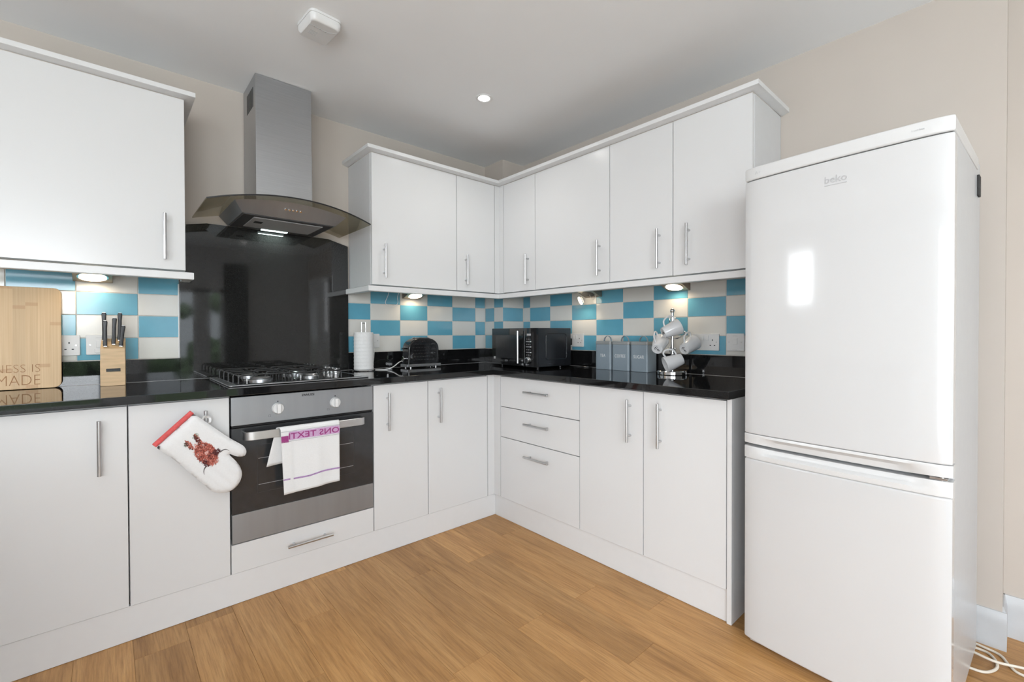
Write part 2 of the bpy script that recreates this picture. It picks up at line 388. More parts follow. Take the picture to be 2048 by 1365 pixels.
# skirting boards
def skirt_prof(): return [(0, 0), (-0.018, 0), (-0.018, 0.095), (-0.010, 0.118), (-0.006, 0.128), (0, 0.128)]
b = prism([(0.006+p, q) for p, q in skirt_prof()], 'y', -2.697, -1.995)
struct('baseboard_right', b, SKIRT, 'white skirting board behind the fridge freezer')
b = prism([(0.126+p, q*1.15) for p, q in skirt_prof()], 'y', YR, -2.60)
b2 = prism([(-2.686+p*0.6, q*1.15) for p, q in skirt_prof()], 'x', 0.006, 0.126)
struct('baseboard_recess', merge(b, b2), SKIRT, 'white skirting board on the recessed wall')

# ------------------------------------------------------------------ wall tiles (each its own piece)
TG = 0.0016
def tile(parent, axis, u0, u1, z0, z1, col, fixed):
    if axis == 'y': b = box(u0+TG, u1-TG, fixed, fixed+0.006, z0+TG, z1-TG, 0.0012, 2)
    elif axis == 'yb': b = box(u0+TG, u1-TG, fixed, fixed+0.006, z0+TG, z1-TG, 0.0012, 2)
    else: b = box(fixed, fixed+0.006, u0+TG, u1-TG, z0+TG, z1-TG, 0.0012, 2)
    return obj('tile', b, TBLUE if col else TWHITE, parent)
ROWS = [(0.992, 1.090), (1.090, 1.190), (1.190, 1.290), (1.290, 1.372)]     # bottom to top; even columns start blue at row 0
def tile_run(parent, axis, edges, first_blue, fixed):
    for k in range(len(edges)-1):
        for rr, (z0, z1) in enumerate(ROWS):
            tile(parent, axis, min(edges[k], edges[k+1]), max(edges[k], edges[k+1]), z0, z1, (rr+k+(0 if first_blue else 1)) % 2 == 0, fixed)
tile_run(wl, 'y', [-2.86, -2.787, -2.587, -2.387, -2.185, -2.034], False, 0.0)
tile_run(wl, 'y', [-1.229, -1.087, -0.888, -0.687, -0.486, -0.286, -0.196], True, 0.0)
tile_run(wc, 'x', [-0.001, -0.106, -0.209], True, -0.195)
tile_run(wc, 'yb', [-0.195, -0.001], True, -0.210)
tile_run(wr, 'x', [-0.211, -0.284, -0.490, -0.694, -0.900, -1.103, -1.311, -1.518, -1.723, -1.929, -1.99], False, 0.0)
g = bmesh.new()
box(-2.86, -2.034, 0.0025, 0.007, 0.99, 1.372, bm=g); box(-1.229, -0.19, 0.0025, 0.007, 0.99, 1.372, bm=g)
obj('grout', g, GROUT, wl)
obj('grout', box(0.0025, 0.007, -1.99, -0.2, 0.99, 1.372), GROUT, wr)
g = bmesh.new(); box(-0.1925, -0.188, -0.2075, 0.0025, 0.99, 1.372, bm=g); box(-0.1925, 0.0025, -0.2075, -0.203, 0.99, 1.372, bm=g)
obj('grout', g, GROUT, wc)
b = box(-2.040, -2.034, -0.004, 0.004, 0.992, 1.345, 0.0015); obj('edge_bead', b, TRIMW, wl)

# ------------------------------------------------------------------ worktop, upstand, splashback
ZW, ZB = 0.888, 0.858
wt = thing('worktop', 'black speckled granite worktop running round the corner', 'worktop')
poly = [(-2.86, 0.004), (-2.86, -0.605), (-0.603, -0.605), (-0.603, -1.999), (0.004, -1.999), (0.004, -0.206), (-0.191, -0.206), (-0.191, 0.004)]
obj('worktop_slab', prism(poly, 'z', ZB, ZW, 0.002, 2), GRAN, wt)
def upstand(label, bmx): return tag(obj('upstand', bmx, GRAN), label, 'upstand', 'granite upstands at the back of the worktop')
Z1 = 0.9905
upstand('low black granite upstand behind the knife block', box(-2.86, -2.0345, -0.016, 0.005, ZW, Z1, 0.001))
upstand('low black granite upstand behind the toaster', box(-1.2305, -0.2115, -0.016, 0.005, ZW, Z1, 0.001))
b = box(-0.211, -0.1905, -0.226, 0.005, ZW, Z1, 0.001); box(-0.1905, -0.016, -0.226, -0.205, ZW, Z1, 0.001, bm=b)
upstand('low black granite upstand round the corner column', b)
upstand('low black granite upstand behind the grey canisters', box(-0.016, 0.005, -1.999, -0.205, ZW, Z1, 0.001))
poly = [(-2.034, ZW), (-2.034, 1.627), (-1.925, 1.650), (-1.345, 1.652), (-1.231, 1.622), (-1.231, ZW)]
tag(obj('splashback', prism(poly, 'y', -0.016, 0.0048, 0.0012, 2), SPLASH), 'tall black granite splashback behind the hob', 'splashback')
# pale sealant bead along the worktop joint
b = tube([(-2.85, -0.017, ZW), (-0.212, -0.017, ZW), (-0.212, -0.227, ZW), (-0.017, -0.227, ZW), (-0.017, -1.995, ZW)], 0.0009, 5)
obj('sealant_bead', b, GREYL, wt)

# ------------------------------------------------------------------ cabinets
def handle_mesh():
    b = cyl((0, -0.030, -0.095), (0, -0.030, 0.095), 0.006, 14)
    for z in (-0.066, 0.066): cyl((0, 0.001, z), (0, -0.030, z), 0.005, 10, bm=b)
    return mesh_of(b, 'handle')
HANDLE = handle_mesh(); HANDLE.materials.append(NICKEL)
def add_handle(door, x, z, y, horiz=False): return obj('handle', HANDLE, NICKEL, door, (x, y, z), (0, R(90) if horiz else 0, 0))
G = 0.002
def cabinet(name, label, origin, rz, w, fronts, z0, z1, depth, group, end=None):
    """fronts: (kind, xa, xb, za, zb, handle_x, handle_z, horizontal)"""
    t = thing(name, label, 'cabinet', origin, rz, group)
    yf = -depth
    obj('carcass', box(0.0008, w-0.0008, yf+0.021, -0.001, z0, z1, 0.001, 1), CARC, t)
    for kind, xa, xb, za, zb, hx, hz, hor in fronts:
        d = obj(kind, box(xa+G, xb-G, yf, yf+0.019, za, zb, 0.0012, 2), WHITE, t)
        if hx is not None: add_handle(d, hx, hz, yf, hor)
    if end: obj('end_panel', box(end[0], end[1], yf-0.001, -0.001, end[2], end[3], 0.001, 1), TRIMW, t)
    return t
DB = 0.567; ZP, ZD = 0.1285, 0.8485
GB = 'white handled base cabinets'; GU = 'white handled wall cabinets'
def base_l(label, xa, xb, hx):
    cabinet('base_cabinet', label, (xa, 0, 0), 0, xb-xa, [('door', 0, xb-xa, ZP, ZD, hx-xa, 0.7145, False)], ZP, 0.856, DB, GB)
base_l('white base cabinet at the far left below the bamboo board', -2.846, -2.2387, -2.314)
base_l('white base cabinet with the oven mitt hung on its handle', -2.2387, -1.9286, -2.012)
base_l('narrow white base cabinet just right of the oven', -1.3261, -1.0199, -1.2545)
base_l('white base cabinet left of the inside corner, below the toaster', -1.0199, -0.6155, -0.9565)
# oven housing with its bottom drawer
t = thing('oven_housing', 'white oven housing with one low drawer under the oven', 'cabinet', (-1.9286, 0, 0))
b = bmesh.new()
box(0.0008, 0.0025, -DB+0.021, -0.001, ZP, 0.856, bm=b); box(0.6000, 0.6017, -DB+0.021, -0.001, ZP, 0.856, bm=b)
box(0.0025, 0.6000, -DB+0.021, -0.001, ZP, 0.245, bm=b)
obj('carcass', b, CARC, t)
d = obj('drawer', box(G, 0.6025-G, -DB, -DB+0.019, ZP, 0.2455, 0.0012, 2), WHITE, t); add_handle(d, 0.3006, 0.184, -DB, True)
RZ = R(-90)
# unseen base units added left of the frame to shade the low left corner
t = thing('added_shading_units', 'added white base units out of view, shading the low left corner', 'cabinet', (-3.47, 0, 0))
obj('carcass', box(0, 0.589, -2.30, -0.001, 0.1285, 0.856, 0.001, 1), CARC, t)
obj('plinth', box(0.02, 0.575, -2.28, -0.001, 0.001, 0.1265), TRIMW, t)
for k in range(3):
    d = obj('door', box(0.590, 0.609, -1.19-0.55*k+0.548, -1.19-0.55*k, ZP, ZD, 0.0012, 2), WHITE, t)
    if k: obj('handle', HANDLE, NICKEL, d, (0.609, -1.19-0.55*k+0.07, 0.7145), (0, 0, R(90)))
obj('worktop_slab', box(-0.005, 0.609, -2.32, 0.004, ZB, ZW, 0.002, 2), GRAN, t)
cabinet('base_cabinet', 'white cabinet of three drawers beside the inside corner', (0, -0.6272, 0), RZ, 0.6172,
        [('drawer', 0, 0.6172, 0.6715, ZD, 0.328, 0.777, True), ('drawer', 0, 0.6172, 0.4915, 0.6675, 0.328, 0.598, True), ('drawer', 0, 0.6172, ZP, 0.4875, 0.328, 0.4165, True)],
        ZP, 0.856, 0.5653, GB)
cabinet('base_cabinet', 'white double door base cabinet next to the fridge freezer', (0, -1.2444, 0), RZ, 0.7291,
        [('door', 0, 0.3651, ZP, ZD, 0.2996, 0.7145, False), ('door', 0.3651, 0.7291, ZP, ZD, 0.4516, 0.7145, False)], ZP, 0.856, 0.5653, GB,
        end=(0.7305, 0.7485, 0.001, 0.8565))
b = prism([(-0.6135, -0.5670), (-0.567, -0.567), (-0.5653, -0.567), (-0.5653, -0.6252), (-0.5475, -0.6252), (-0.5475, -0.549), (-0.6135, -0.549)], 'z', ZP, 0.856, 0.0008, 1)
tag(obj('corner_post', b, WHITE), 'slim white post filling the inside corner of the base cabinets', 'corner post')
b = prism([(-2.84, -0.542), (-2.84, -0.562), (-0.556, -0.562), (-0.556, -1.9743), (-0.536, -1.9743), (-0.536, -0.542)], 'z', 0.001, 0.1265, 0.001, 1)
tag(obj('plinth', b, TRIMW), 'white plinth along the floor under the base cabinets', 'plinth')

# wall cabinets
U0, U1 = 1.3765, 2.0985; DU = 0.320
def wall_l(label, xa, xb, hx): cabinet('wall_cabinet', label, (xa, 0.004, 0), 0, xb-xa, [('door', 0, xb-xa, U0, U1, hx-xa, 1.509, False)], 1.3745, 2.1, DU+0.004, GU)
wall_l('large white wall cabinet left of the cooker hood', -2.66, -2.0396, -2.112)
wall_l('wide white wall cabinet right of the cooker hood', -1.2197, -0.6638, -1.1505)
wall_l('narrow white wall cabinet left of the corner, above the toaster', -0.6638, -0.359, -0.5995)
def wall_r(label, ya, yb, fr): cabinet('wall_cabinet', label, (0.004, ya, 0), RZ, ya-yb, fr, 1.3745, 2.1, DU+0.004, GU)
wall_r('narrow white wall cabinet right of the corner, above the microwave', -0.3663, -0.6735, [('door', 0, 0.3072, U0, U1, 0.2472, 1.51, False)])
wall_r('wide white wall cabinet above the grey canisters', -0.6735, -1.2454, [('door', 0, 0.5719, U0, U1, 0.5075, 1.51, False)])
wall_r('white double door wall cabinet above the mug tree', -1.2454, -1.9716, [('door', 0, 0.3657, U0, U1, 0.2976, 1.51, False), ('door', 0.3657, 0.7262, U0, U1, 0.4486, 1.51, False)])
b = prism([(-0.357, -0.320), (-0.320, -0.320), (-0.320, -0.3643), (-0.302, -0.3643), (-0.302, -0.302), (-0.357, -0.302)], 'z', 1.3745, 2.1, 0.0008, 1)
tag(obj('corner_post', b, WHITE), 'slim white post filling the inside corner of the wall cabinets', 'corner post')
# cornice: moulded strip with mitred returns (profile: outward offset o, height z)
CP = [(0.0, 2.101), (0.010, 2.101), (0.022, 2.106), (0.032, 2.1075), (0.034, 2.1085), (0.034, 2.127), (0.0, 2.127)]
PP = [(-0.02, 1.338), (0.013, 1.338), (0.015, 1.340), (0.015, 1.366), (0.013, 1.368), (-0.02, 1.368)]
def mould(paths, prof, name, label):
    """paths: function o -> polyline offset by o"""
    b = loft([[ (p.x, p.y, z) for (o, z) in prof for p in [Vector(paths(o)[i])]] for i in range(len(paths(0)))])
    return tag(obj(name, b, TRIMW), label, name.replace('light_', ''))
mould(lambda o: [(-2.67, -0.320-o, 0), (-2.0396+o, -0.320-o, 0), (-2.0396+o, 0.005, 0)], CP, 'cornice', 'white cornice strip on top of the left wall cabinet')
mould(lambda o: [(-1.2197-o, 0.005, 0), (-1.2197-o, -0.320-o, 0), (-0.320-o, -0.320-o, 0), (-0.320-o, -1.9716-o, 0), (0.005, -1.9716-o, 0)], CP, 'cornice', 'long white cornice strip turning the corner above the wall cabinets')
mould(lambda o: [(-2.67, -0.320-o, 0), (-2.0296+o, -0.320-o, 0), (-2.0296+o, -0.20, 0)], PP, 'light_pelmet', 'white pelmet strip below the left wall cabinet')
mould(lambda o: [(-1.2297-o, 0.0, 0), (-1.2297-o, -0.320-o, 0), (-0.320-o, -0.320-o, 0), (-0.320-o, -1.9716-o, 0), (-0.02, -1.9716-o, 0)], PP, 'light_pelmet', 'long white pelmet strip turning the corner below the wall cabinets')

# ================================================================== APPLIANCES
# ---- built-in oven
t = thing('built_in_oven', 'stainless steel built in oven with black glass door and two white knobs', 'oven', (-1.9286, 0, 0))
OX0, OX1 = 0.0045, 0.5980; yf = -DB-0.004
obj('oven_body', box(OX0+0.004, OX1-0.004, yf+0.022, -0.02, 0.252, 0.846, 0.002, 1), BLACK, t)
cp = obj('control_panel', box(OX0, OX1, yf, yf+0.02, 0.7315, 0.8475, 0.0015, 2), STEELH, t)
b = xf(text_bm('ZANUSSI', 0.0135, 0.0002, 0.0003), T(0.298, yf-0.0003, 0.829) @ STAND); obj('lettering', b, BLACK, cp)
def knob(x):
    b = lathe([(0, 0), (0.024, 0), (0.024, 0.004), (0.0215, 0.010), (0.0205, 0.012), (0, 0.012)], 32)
    box(-0.0075, 0.0075, -0.0205, 0.0205, 0.011, 0.027, 0.0035, 3, bm=b)
    k = obj('knob', xf(b, T(x, yf, 0.787) @ STAND), WPLAST, t)
    g = bmesh.new()
    box(-0.002, 0.002, -0.0006, 0, 0.027, 0.032, bm=g)
    for q in ((-0.036, -0.027), (-0.0268, -0.0266), (-0.036, -0.0358)): box(q[0], q[1], -0.0006, 0, -0.033, -0.0326, bm=g)
    for q in ((-0.036, -0.0355), (-0.0275, -0.027)): box(q[0], q[1], -0.0006, 0, -0.033, -0.025, bm=g)
    box(-0.036, -0.027, -0.0006, 0, -0.0255, -0.025, bm=g)
    xf(g, T(x, yf, 0.787)); obj('symbol', g, BLACK, cp)['kind'] = 'stuff'
knob(0.1755); knob(0.4165)
obj('vent_strip', box(OX0+0.002, OX1-0.002, yf+0.004, yf+0.02, 0.7215, 0.7312, 0.001, 1), BLACK, t)
dr = obj('oven_door', box(OX0, OX1, yf, yf+0.02, 0.3695, 0.7205, 0.0012, 2), OVENGL, t)
b = bmesh.new()
for q in ((0.095, 0.505, 0.640, 0.642), (0.095, 0.505, 0.440, 0.442), (0.095, 0.097, 0.44, 0.642), (0.503, 0.505, 0.44, 0.642)): box(q[0], q[1], yf-0.0004, yf+0.001, q[2], q[3], bm=b)
obj('window_border', b, DARK, dr)
for z_ in (0.585, 0.475): obj('rack', cyl((0.10, yf-0.0002, z_), (0.50, yf-0.0002, z_), 0.0009, 6), GREYL, dr)
obj('lower_trim', box(OX0, OX1, yf-0.0008, yf+0.02, 0.2510, 0.3690, 0.0015, 2), STEELH, t)
hp = [(0.046, yf-0.001), (0.0455, yf-0.020), (0.050, yf-0.036), (0.066, yf-0.044), (0.09, yf-0.047), (0.18, yf-0.050), (0.30, yf-0.051), (0.42, yf-0.050), (0.505, yf-0.047), (0.527, yf-0.043), (0.5375, yf-0.034), (0.540, yf-0.018), (0.540, yf-0.001)]
hp = [(p.x, p.y, 0.6905) for p in smooth_path([(x, y, 0) for x, y in hp], 4)]
b = sweep(hp, [(-0.0035, -0.017), (0.0025, -0.017), (0.0035, -0.016), (0.0035, 0.016), (0.0025, 0.017), (-0.0035, 0.017)])
obj('handle', b, NICKEL, dr)

# ---- gas hob
t = thing('gas_hob', 'stainless steel gas hob with black pan supports on the worktop', 'hob', (-1.926, -0.545, ZW))
HW, HD = 0.591, 0.495
b = prism(rrect(0, HW, 0, HD, 0.012), 'z', 0.0006, 0.0065, 0.0025, 2)
obj('tray', b, STEEL, t)
obj('recess_panel', prism(rrect(0.028, HW-0.022, 0.022, HD-0.022, 0.02), 'z', 0.0062, 0.0078, 0.0006, 1), BLACKGL, t)
bur = [(0.145, 0.135, 0.046), (0.145, 0.365, 0.036), (0.36, 0.145, 0.036), (0.36, 0.36, 0.052)]
for bxx, byy, rr in bur:
    b = lathe([(0, 0.0075), (rr, 0.0075), (rr, 0.015), (rr*0.92, 0.018), (rr*0.85, 0.0185), (0, 0.0185)], 32, mat=T(bxx, byy, 0))
    bn = obj('burner', b, STEEL, t)
    b = lathe([(0, 0.019), (rr*0.86, 0.019), (rr*0.88, 0.0225), (rr*0.8, 0.026), (0, 0.027)], 32, mat=T(bxx, byy, 0)); obj('burner_cap', b, NICKEL, bn)
    obj('igniter', cyl((bxx-rr-0.009, byy, 0.0075), (bxx-rr-0.009, byy, 0.020), 0.003, 8), WPLAST, bn)
def hoop(p, q, h, bm):        # a wire hoop standing on the tray
    p, q = Vector(p), Vector(q); d = (q-p).normalized()*0.012; u = Vector((0, 0, h))
    tube([p, p+u*0.7, p+u*0.93+d*0.3, p+u+d, q+u-d, q+u*0.93-d*0.3, q+u*0.7, q], 0.0033, 8, bm=bm)
for gx0, gx1 in ((0.035, 0.250), (0.258, 0.468)):
    b = bmesh.new(); h = 0.036
    for yy in (0.030, 0.248, 0.466): hoop((gx0+0.004, yy, 0.0078), (gx1-0.004, yy, 0.0078), h, b)
    xm = (gx0+gx1)/2
    for yy in (0.140, 0.356): hoop((gx0+0.004, yy, 0.0078), (xm-0.022, yy, 0.0078), h, b); hoop((xm+0.022, yy, 0.0078), (gx1-0.004, yy, 0.0078), h, b)
    tube([(gx0+0.012, 0.03, 0.0078+h*0.86), (gx0+0.012, 0.466, 0.0078+h*0.86)], 0.0033, 8, bm=b); tube([(gx1-0.012, 0.03, 0.0078+h*0.86), (gx1-0.012, 0.466, 0.0078+h*0.86)], 0.0033, 8, bm=b)
    for yy in (0.085, 0.195, 0.30, 0.41): cyl((xm, yy-0.018, 0.0078+h), (xm, yy+0.018, 0.0078+h), 0.003, 8, bm=b)
    obj('pan_support', b, IRON, t)
for i in range(4):
    y_ = 0.275+i*0.054
    b = lathe([(0, 0), (0.019, 0), (0.019, 0.005), (0.015, 0.008), (0.0135, 0.022), (0.012, 0.024), (0, 0.024)], 24, mat=T(0.528, y_, 0.0078)); box(-0.003, 0.003, -0.0145, 0.0145, 0.016, 0.029, 0.0015, 2, bm=xf(b, T(-0.528, -y_, -0.0078)))
    obj('knob', xf(b, T(0.528, y_, 0.0078)), NICKEL, t)

# ---- chimney cooker hood with curved smoked glass
HX = -1.634
t = thing('cooker_hood', 'stainless chimney cooker hood with curved smoked glass canopy', 'cooker hood', (HX, 0, 0))
YB = -0.002
obj('lower_chimney', box(-0.1275, 0.1275, -0.2555, YB, 1.695, 2.02, 0.0015, 1), STEEL, t)
up = obj('upper_chimney', box(-0.1268, 0.1268, -0.2548, YB, 2.018, ZC-0.002, 0.0015, 1), STEEL, t)
for i in range(6): obj('vent_slot', box(-0.1275, -0.1260, -0.212+i*0.023, -0.197+i*0.023, 2.205, 2.30, 0.0003, 1), DARK, up)
def gz(x): return 1.719-0.054*(x/0.35)**2
def gy(x): return -0.492+0.040*(abs(x)/0.35)**2.2
rings = []
for i in range(41):
    x = -0.35+0.70*i/40; z = gz(x)
    rings.append([(x, YB-0.02, z), (x, gy(x), z), (x, gy(x)-0.0015, z+0.003), (x, gy(x), z+0.006), (x, YB-0.02, z+0.006)])
gl = obj('glass_canopy', loft(rings), HOODGL, t)
# polished dark front edge of the glass
b = sweep([(-0.35+0.7*i/40, gy(-0.35+0.7*i/40)-0.0012, gz(-0.35+0.7*i/40)+0.003) for i in range(41)], [(-0.0012, -0.003), (0.0012, -0.003), (0.0012, 0.003), (-0.0012, 0.003)])
obj('glass_edge', b, BLACKGL, gl)
# metal body under the glass: arched front fascia, sloping in to a flat underside
ZU = 1.652
rings = []
for i in range(25):
    s = -1+2*i/24; xt = 0.242*s; xb = 0.205*s
    zt = gz(xt)-0.0008
    rings.append([(xt, YB-0.02, zt), (xt, -0.420+0.012*s*s, zt), (xb, -0.362, ZU), (xb, YB-0.02, ZU)])
bd = obj('hood_body', loft(rings), STEELH, t)
obj('underside_panel', box(-0.198, 0.198, -0.352, YB-0.03, ZU-0.003, ZU+0.001, 0.001, 1), HOODGREY, bd)
for x0, x1 in ((-0.150, 0.158),):
    b = box(x0, x1, -0.318, -0.085, ZU-0.006, ZU-0.0025, 0.0015, 1); f_ = obj('grease_filter', b, GREYL, bd)
    b = box(x0+0.02, x0+0.055, -0.245, -0.205, ZU-0.0075, ZU-0.0055, 0.0005, 1); obj('filter_latch', b, DARK, f_)
lp = obj('lamp', box(-0.062, 0.062, -0.064, -0.040, ZU-0.0065, ZU-0.0025, 0.001, 1), HOODLAMP, bd)
for i in range(5):
    xx = -0.036+i*0.0165
    f = 0.55; p = Vector((xx, -0.420+(1-f)*0.058-0.001, gz(0)+(ZU-gz(0))*(1-f)*1.0))
    n_ = Vector((0, -0.067, -0.058)).normalized()
    obj('button', cyl(p, p+n_*0.004, 0.0048, 14), CHROME, bd)
hl = area('hood_lamp_light', (HX, -0.052, ZU-0.012), (0, 0, 0), 0.12, 0.02, 0.6, (0.80, 1.0, 0.96)); hl.parent = None

# ---- fridge freezer
FW = 0.545
ang = R(-90-2.6)
ca, sa = math.cos(ang), math.sin(ang)
FO = Vector((-0.622, -2.062, 0))                     # left edge of the door front (local (0,-0.585))
loc = FO-Vector((0*ca+0.585*sa, 0*sa-0.585*ca, 0))
t = thing('fridge_freezer', 'tall white fridge freezer at the end of the units', 'fridge', tuple(loc), ang)
FT = 1.680
def fy(x): s = (x-FW/2)/(FW/2); return -0.585-0.010*(1-s*s)-0.009*(1-abs(s)**14)
def bowed(x0, x1, z0, z1, yb, inset=0.0, bev=0.006, n=20):
    pts = [(x1, yb), (x0, yb)]
    us = [0.5-0.5*math.cos(math.pi*i/n) for i in range(n+1)]
    pts += [(x0+(x1-x0)*u, fy(x0+(x1-x0)*u)+inset) for u in us]
    return prism(pts, 'z', z0, z1, bev, 3)
obj('cabinet_body', box(0.004, FW-0.004, -0.545, -0.045, 0.03, FT-0.008, 0.004, 2), FRSIDE, t)
obj('top_panel', bowed(0.001, FW-0.001, 1.637, FT, -0.12, -0.001, 0.006), FRIDGET, t)
ud = obj('fridge_door', bowed(0.002, FW-0.002, 0.753, 1.6345, -0.5495, 0.0, 0.005), FRIDGE, t)
b = xf(text_bm('beko', 0.030, 0.0006, 0.0002), T(0, 0, 0) @ STAND)
for v in b.verts: v.co = Vector((v.co.x+0.279, fy(v.co.x+0.279)-0.0006+v.co.y*0.5, v.co.z+1.5655))
bd_ = obj('badge', b, GREYL, ud); 
b = box(0.250, 0.308, -0.0012, 0, 1.5575, 1.5592)
for v in b.verts: v.co.y += fy(v.co.x)
obj('badge_underline', b, GREYL, ud)
b = xf(text_bm('A+', 0.016, 0.0003, -0.0002), T(0.048, fy(0.048)-0.0016, 1.652) @ STAND); obj('lettering', b, FRSIDE, t)
b = xf(text_bm('frost free', 0.0075, 0.0003, 0), T(0.47, fy(0.47)-0.0016, 1.656) @ STAND); obj('lettering', b, FRSIDE, t)
ld = obj('freezer_door', bowed(0.002, FW-0.002, 0.026, 0.6665, -0.5495, 0.0, 0.008), FRIDGE, t)
def grip(x):                                  # 0 at the sides, 1 along the hand grip
    a = min(max((x-0.035)/0.075, 0), 1); c = min(max((FW-0.04-x)/0.085, 0), 1)
    s = min(a, c); return s*s*(3-2*s)
rings = []; n = 44
for i in range(n+1):
    x = 0.001+(FW-0.002)*(0.5-0.5*math.cos(math.pi*i/n)); g_ = grip(x); yf_ = fy(x)-0.001
    rings.append([(x, -0.55, 0.7525), (x, yf_+0.001, 0.7525), (x, yf_, 0.751), (x, yf_-0.001*g_, 0.744), (x, yf_+0.016*g_, 0.728+0.004*g_), (x, yf_+0.020*g_+0.001, 0.720-0.006*g_), (x, -0.55, 0.720-0.006*g_)])
obj('door_grip', loft(rings), FRIDGET, ud)
rings = []
for i in range(n+1):
    x = 0.001+(FW-0.002)*(0.5-0.5*math.cos(math.pi*i/n)); g_ = grip(x); yf_ = fy(x)-0.001
    rings.append([(x, -0.55, 0.709-0.004*g_), (x, yf_+0.002+0.014*g_, 0.709-0.004*g_), (x, yf_+0.012*g_, 0.706-0.006*g_), (x, yf_+0.011*g_, 0.691), (x, yf_-0.001*g_, 0.683), (x, yf_, 0.669), (x, yf_+0.001, 0.667), (x, -0.55, 0.667)])
obj('door_grip', loft(rings), FRIDGET, ld)
b = box(0.497, 0.535, -0.592, -0.552, 0.7105, 0.7175, 0.001, 1); cyl((0.522, -0.585, 0.709), (0.522, -0.585, 0.7195), 0.006, 12, bm=b); obj('hinge', b, CHROME, t)
obj('side_clip', box(FW-0.0045, FW+0.002, -0.125, -0.085, 1.555, 1.622, 0.001, 1), DARK, t)
for x in (0.05, FW-0.05):
    for y in (-0.50, -0.09): obj('foot', cyl((x, y, 0.0005), (x, y, 0.031), 0.016, 14), BLACK, t)
obj('kick_plate', box(0.01, FW-0.01, -0.56, -0.548, 0.004, 0.03, 0.001, 1), FRIDGET, t)

# ---- microwave
th = R(4.5); FR = Vector((-0.404, -0.772)); a_ = Vector((math.sin(th), math.cos(th))); b_ = Vector((math.cos(th), -math.sin(th)))
MW, MD, MH = 0.475, 0.285, 0.248
c_ = FR+a_*MW/2
t = thing('microwave', 'black microwave oven with silver bar handle in the corner', 'microwave', (c_.x, c_.y, ZW), R(-90)-th)
x0, x1 = -MW/2, MW/2
for x in (x0+0.05, x1-0.05):
    for y in (0.05, MD-0.05): obj('foot', cyl((x, y, 0.0005), (x, y, 0.013), 0.012, 12), BLACK, t)
sh = obj('casing', box(x0+0.002, x1-0.002, 0.012, MD, 0.011, MH, 0.005, 2), BLACKSAT, t)
# pressed frame on the visible side panel
b = tube([(x1-0.001, p, q) for p, q in rrect(0.075, 0.245, 0.055, 0.215, 0.018)], 0.0028, 6, closed=True); obj('side_pressing', b, BLACKSAT, sh)
xd = x1-0.122
md = obj('door', box(x0, xd-0.001, 0.0, 0.012, 0.011, MH, 0.002, 2), BLACKGL, t)
obj('door_window', prism(rrect(x0+0.045, xd-0.055, 0.055, 0.205, 0.008), 'y', -0.0008, 0.004), OVENGL, md)
b = cyl((xd-0.028, -0.028, 0.03), (xd-0.028, -0.028, 0.232), 0.0075, 16)
for z in (0.055, 0.205): cyl((xd-0.028, 0.001, z), (xd-0.028, -0.028, z), 0.0045, 10, bm=b)
obj('handle', b, NICKEL, md)
b = prism(rrect(-0.017, 0.017, -0.006, 0.006, 0.0059), 'y', -0.0012, 0.001); obj('badge', xf(b, T(x0+0.165, 0, 0.040)), NICKEL, md)
b = box(x0+0.022, x0+0.042, -0.0006, 0.001, 0.046, 0.062); obj('sticker', b, GREYL, md)
pn = obj('control_panel', prism([(xd+0.0005, 0.012)]+[(xd+0.0005+0.121*i/12, -0.010*math.sin(math.pi*min(1, 0.25+i/16))) for i in range(13)]+[(x1, 0.012)], 'z', 0.011, MH, 0.0015, 1), BLACKGL, t)
obj('display', box(xd+0.042, xd+0.078, -0.0118, -0.008, 0.202, 0.214, 0.0006, 1), GREYL, pn)
for z in (0.166, 0.134, 0.100): obj('button', box(xd+0.034, xd+0.082, -0.0125, -0.008, z-0.0035, z+0.0035, 0.001, 1), NICKEL, pn)
b = bmesh.new()
for z in (0.181, 0.149, 0.116, 0.084):
    for dx in (0.042, 0.058, 0.072): box(xd+dx-0.002, xd+dx+0.002, -0.0112, -0.009, z-0.0018, z+0.0018, bm=b)
obj('symbol', b, GREYL, pn)['kind'] = 'stuff'
b = lathe([(0, 0), (0.023, 0), (0.023, 0.004), (0.019, 0.016), (0.016, 0.018), (0, 0.018)], 28, mat=T(xd+0.058, -0.0095, 0.052) @ STAND); obj('knob', b, CHROME, pn)
b = lathe([(0.013, 0.0181), (0.013, 0.0188), (0, 0.0188)], 20, mat=T(xd+0.058, -0.0095, 0.052) @ STAND); obj('knob_face', b, BLACK, pn)

# ---- toaster
t = thing('toaster', 'glossy black textured toaster with a chrome base strip', 'toaster', (-0.8065, -0.165, ZW))
TW, TD = 0.118, 0.092                        # half width, depth
def tprof(z):                                 # half width of the dome at height z
    zs = (z-0.016)/0.176
    return TW-0.004-0.010*zs if zs < 0.55 else (TW-0.0095)*math.sqrt(max(0, 1-((zs-0.55)/0.45)**2.6)) if zs < 1 else 0
for x in (-0.09, 0.09):
    for y in (0.014, TD-0.014): obj('foot', cyl((x, y, 0.0005), (x, y, 0.009), 0.008, 12), NICKEL, t)
obj('base_strip', box(-TW-0.001, TW+0.001, -0.002, TD, 0.007, 0.024, 0.002, 2), NICKEL, t)
def dome(inset, sc=1.0):
    zs = [0.024+0.166*(i/18) for i in range(19)]
    pr_ = [(-tprof(z)*sc, z) for z in zs] + [(tprof(z)*sc, z) for z in zs[::-1]]
    out = []
    for p in pr_:
        if not out or (Vector(p)-Vector(out[-1])).length > 1e-5: out.append(p)
    return out
TXT = M('black_hammered_gloss', (0.012, 0.012, 0.013), 0.12, var=0.1)
def dome_ring(y, ins): return [(x*(1-ins/0.115), y, 0.024+(z-0.024)*(1-ins/0.17)) for x, z in dome(0)]
